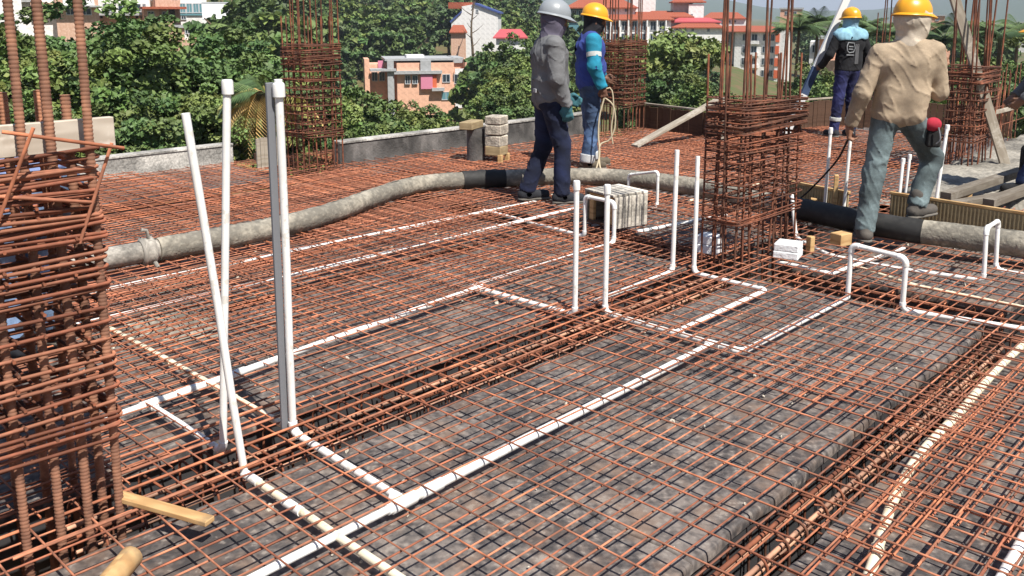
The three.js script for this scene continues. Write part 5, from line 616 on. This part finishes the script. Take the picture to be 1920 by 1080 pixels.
{ const h = P3.J.wrL.clone().add(V(.03, -.03, .08)).applyAxisAngle(V(0, 1, 0), P3.g.rotation.y).multiplyScalar(P3.S).add(P3.g.position); const up = V(0, 1.05, 0).addScaledVector(FWD, .1).addScaledVector(RIGHT, .44).normalize(); const a = h.clone().addScaledVector(up, -.98), b = h.clone().addScaledVector(up, 1.75); const g = thing('straightedge', 'long pale aluminium straightedge held at a slant by the far worker', 'straightedge', [a.x, a.y, a.z]); mesh('bar', beamBetween(V(0, 0, 0), b.sub(a), .045, .1), M({ color: lin(.75, .75, .74), roughness: .5, metalness: .1 }), g); mesh('blue_grip', beamBetween(up.clone().multiplyScalar(.6), up.clone().multiplyScalar(1.0), .05, .106), cloth([.06, .1, .2]), g); }
// man in beige seen from behind, one foot on the hose
const P4 = person({ label: 'man in beige hooded shirt and yellow helmet seen from behind', pos: [6.66, .01, -2.4], face: dirOf(.97, .24), scale: .985, J: { pel: [.02, .96, 0], waist: [.01, 1.1, 0], hipL: [.11, .9, 0], hipR: [-.075, .9, .01], kneeL: [.16, .5, .0], ankL: [.2, .1, -.06], toeL: [.215, .045, .1], kneeR: [-.29, .6, .26], ankR: [-.19, .27, .14], toeR: [-.32, .2, .27], shL: [.185, 1.39, 0], shR: [-.185, 1.42, 0], elL: [.29, 1.1, -.05], wrL: [.35, .85, .02], elR: [-.25, 1.12, .05], wrR: [-.27, 1.29, .2], head: [-.03, 1.625, .03], chest: [0, 1.31, .01], neck: [-.01, 1.47, .01] }, handL: { dir: [0, -1, .1], palm: [-1, 0, 0], curl: 1.1 }, handR: { dir: [-.25, .9, .3], palm: [0, 0, 1], curl: .25 }, jacket: cloth([.5, .385, .265]), trousers: cloth([.21, .275, .285], denimTex), boot: cloth([.13, .115, .1]), sole: bootDusty, hood: cloth([.74, .63, .5]), hoodR: .03, hoodBulge: [0, -.035, .085], helmet: yellow, headYaw: -.85, hem: .2, bulk: 1.0, sleeve: 1.08, fold: .009, flare: 1.1, gloves: null, skin: M({ color: lin(.3, .15, .09), roughness: .6 }) });
{ const g = mesh('tool_pouch', mergeGeometries([new RoundedBoxGeometry(.1, .13, .08, 3, .02)]).translate(-.235, .78, .02), cloth([.02, .02, .02]), P4.g); mesh('red_pouch', (() => { const q = new THREE.SphereGeometry(.058, 18, 12); q.scale(1, .9, .8); return q.translate(-.222, .885, .0); })(), cloth([.55, .03, .06]), g); mesh('hammer_hook', sweep(catm([V(-.25, .87, -.05), V(-.265, .78, -.06), V(-.245, .75, -.05)], 8), .006, 6), mat.greyPvc, g); }
{ const toW = p => p.clone().multiplyScalar(P4.S).applyAxisAngle(V(0, 1, 0), P4.g.rotation.y).add(P4.g.position), h = toW(P4.J.wrL.clone().add(V(0, -.085, .0))); single('cable', sweep(catm([h.clone(), V(6.95, .48, -3.0), V(7.15, .16, -3.32), V(7.3, .03, -3.5)], 24), .008, 7), cloth([.02, .018, .018]), 'thin black cable from the hand of the man in beige', 'cable'); }
// worker cut by the right frame edge
person({ label: 'worker in black rubber boots cut off by the right frame edge', pos: [9.42, .03, -1.98], face: dirOf(.3, -.95), scale: .97, J: { kneeL: [.12, .5, .2], ankL: [.12, .12, .26], toeL: [.13, .045, .42], kneeR: [-.1, .52, .05], ankR: [-.11, .11, -.1], toeR: [-.13, .045, .06], pel: [0, .93, -.08], waist: [0, 1.06, -.03], chest: [0, 1.24, .08], neck: [0, 1.38, .14], head: [0, 1.5, .22], shL: [.19, 1.33, .11], shR: [-.19, 1.33, .11], hipL: [.095, .87, -.06], hipR: [-.095, .87, -.06], elL: [.26, 1.08, .2], elR: [-.26, 1.08, .2], wrL: [.18, .9, .36], wrR: [-.18, .9, .36] }, jacket: cloth([.16, .165, .17]), trousers: cloth([.03, .05, .14], denimTex), boot: cloth([.012, .012, .014]), sole: cloth([.02, .02, .02]), bootTop: .3, hood: cloth([.1, .1, .11]), helmet: yellow });
// worker bending down behind the left cage
person({ label: 'worker in blue jeans bending down behind the left cage', pos: [1.42, .01, -4.70], face: dirOf(.2, -1), scale: 1, J: { pel: [0, .82, -.22], waist: [0, .9, -.06], chest: [0, .9, .16], neck: [0, .88, .34], head: [0, .84, .48], hipL: [.1, .78, -.2], hipR: [-.1, .78, -.2], kneeL: [.11, .46, .04], kneeR: [-.11, .46, .0], ankL: [.11, .1, -.06], ankR: [-.11, .1, -.1], shL: [.19, .86, .3], shR: [-.19, .86, .3], elL: [.24, .6, .36], elR: [-.24, .6, .36], wrL: [.16, .36, .44], wrR: [-.16, .36, .44] }, handL: { dir: [0, -1, .2], curl: .6 }, handR: { dir: [0, -1, .2], curl: .6 }, jacket: cloth([.25, .32, .55]), trousers: cloth([.26, .38, .6], denimTex), boot: bootDark, sole: bootDusty, hood: cloth([.4, .42, .45]), helmet: M({ color: lin(.7, .7, .7), roughness: .4 }), headPitch: .9, hem: .02 });
scene.traverse(o => { if (o.isMesh) { o.castShadow = true; o.receiveShadow = true; } });
renderer.render(scene, camera);
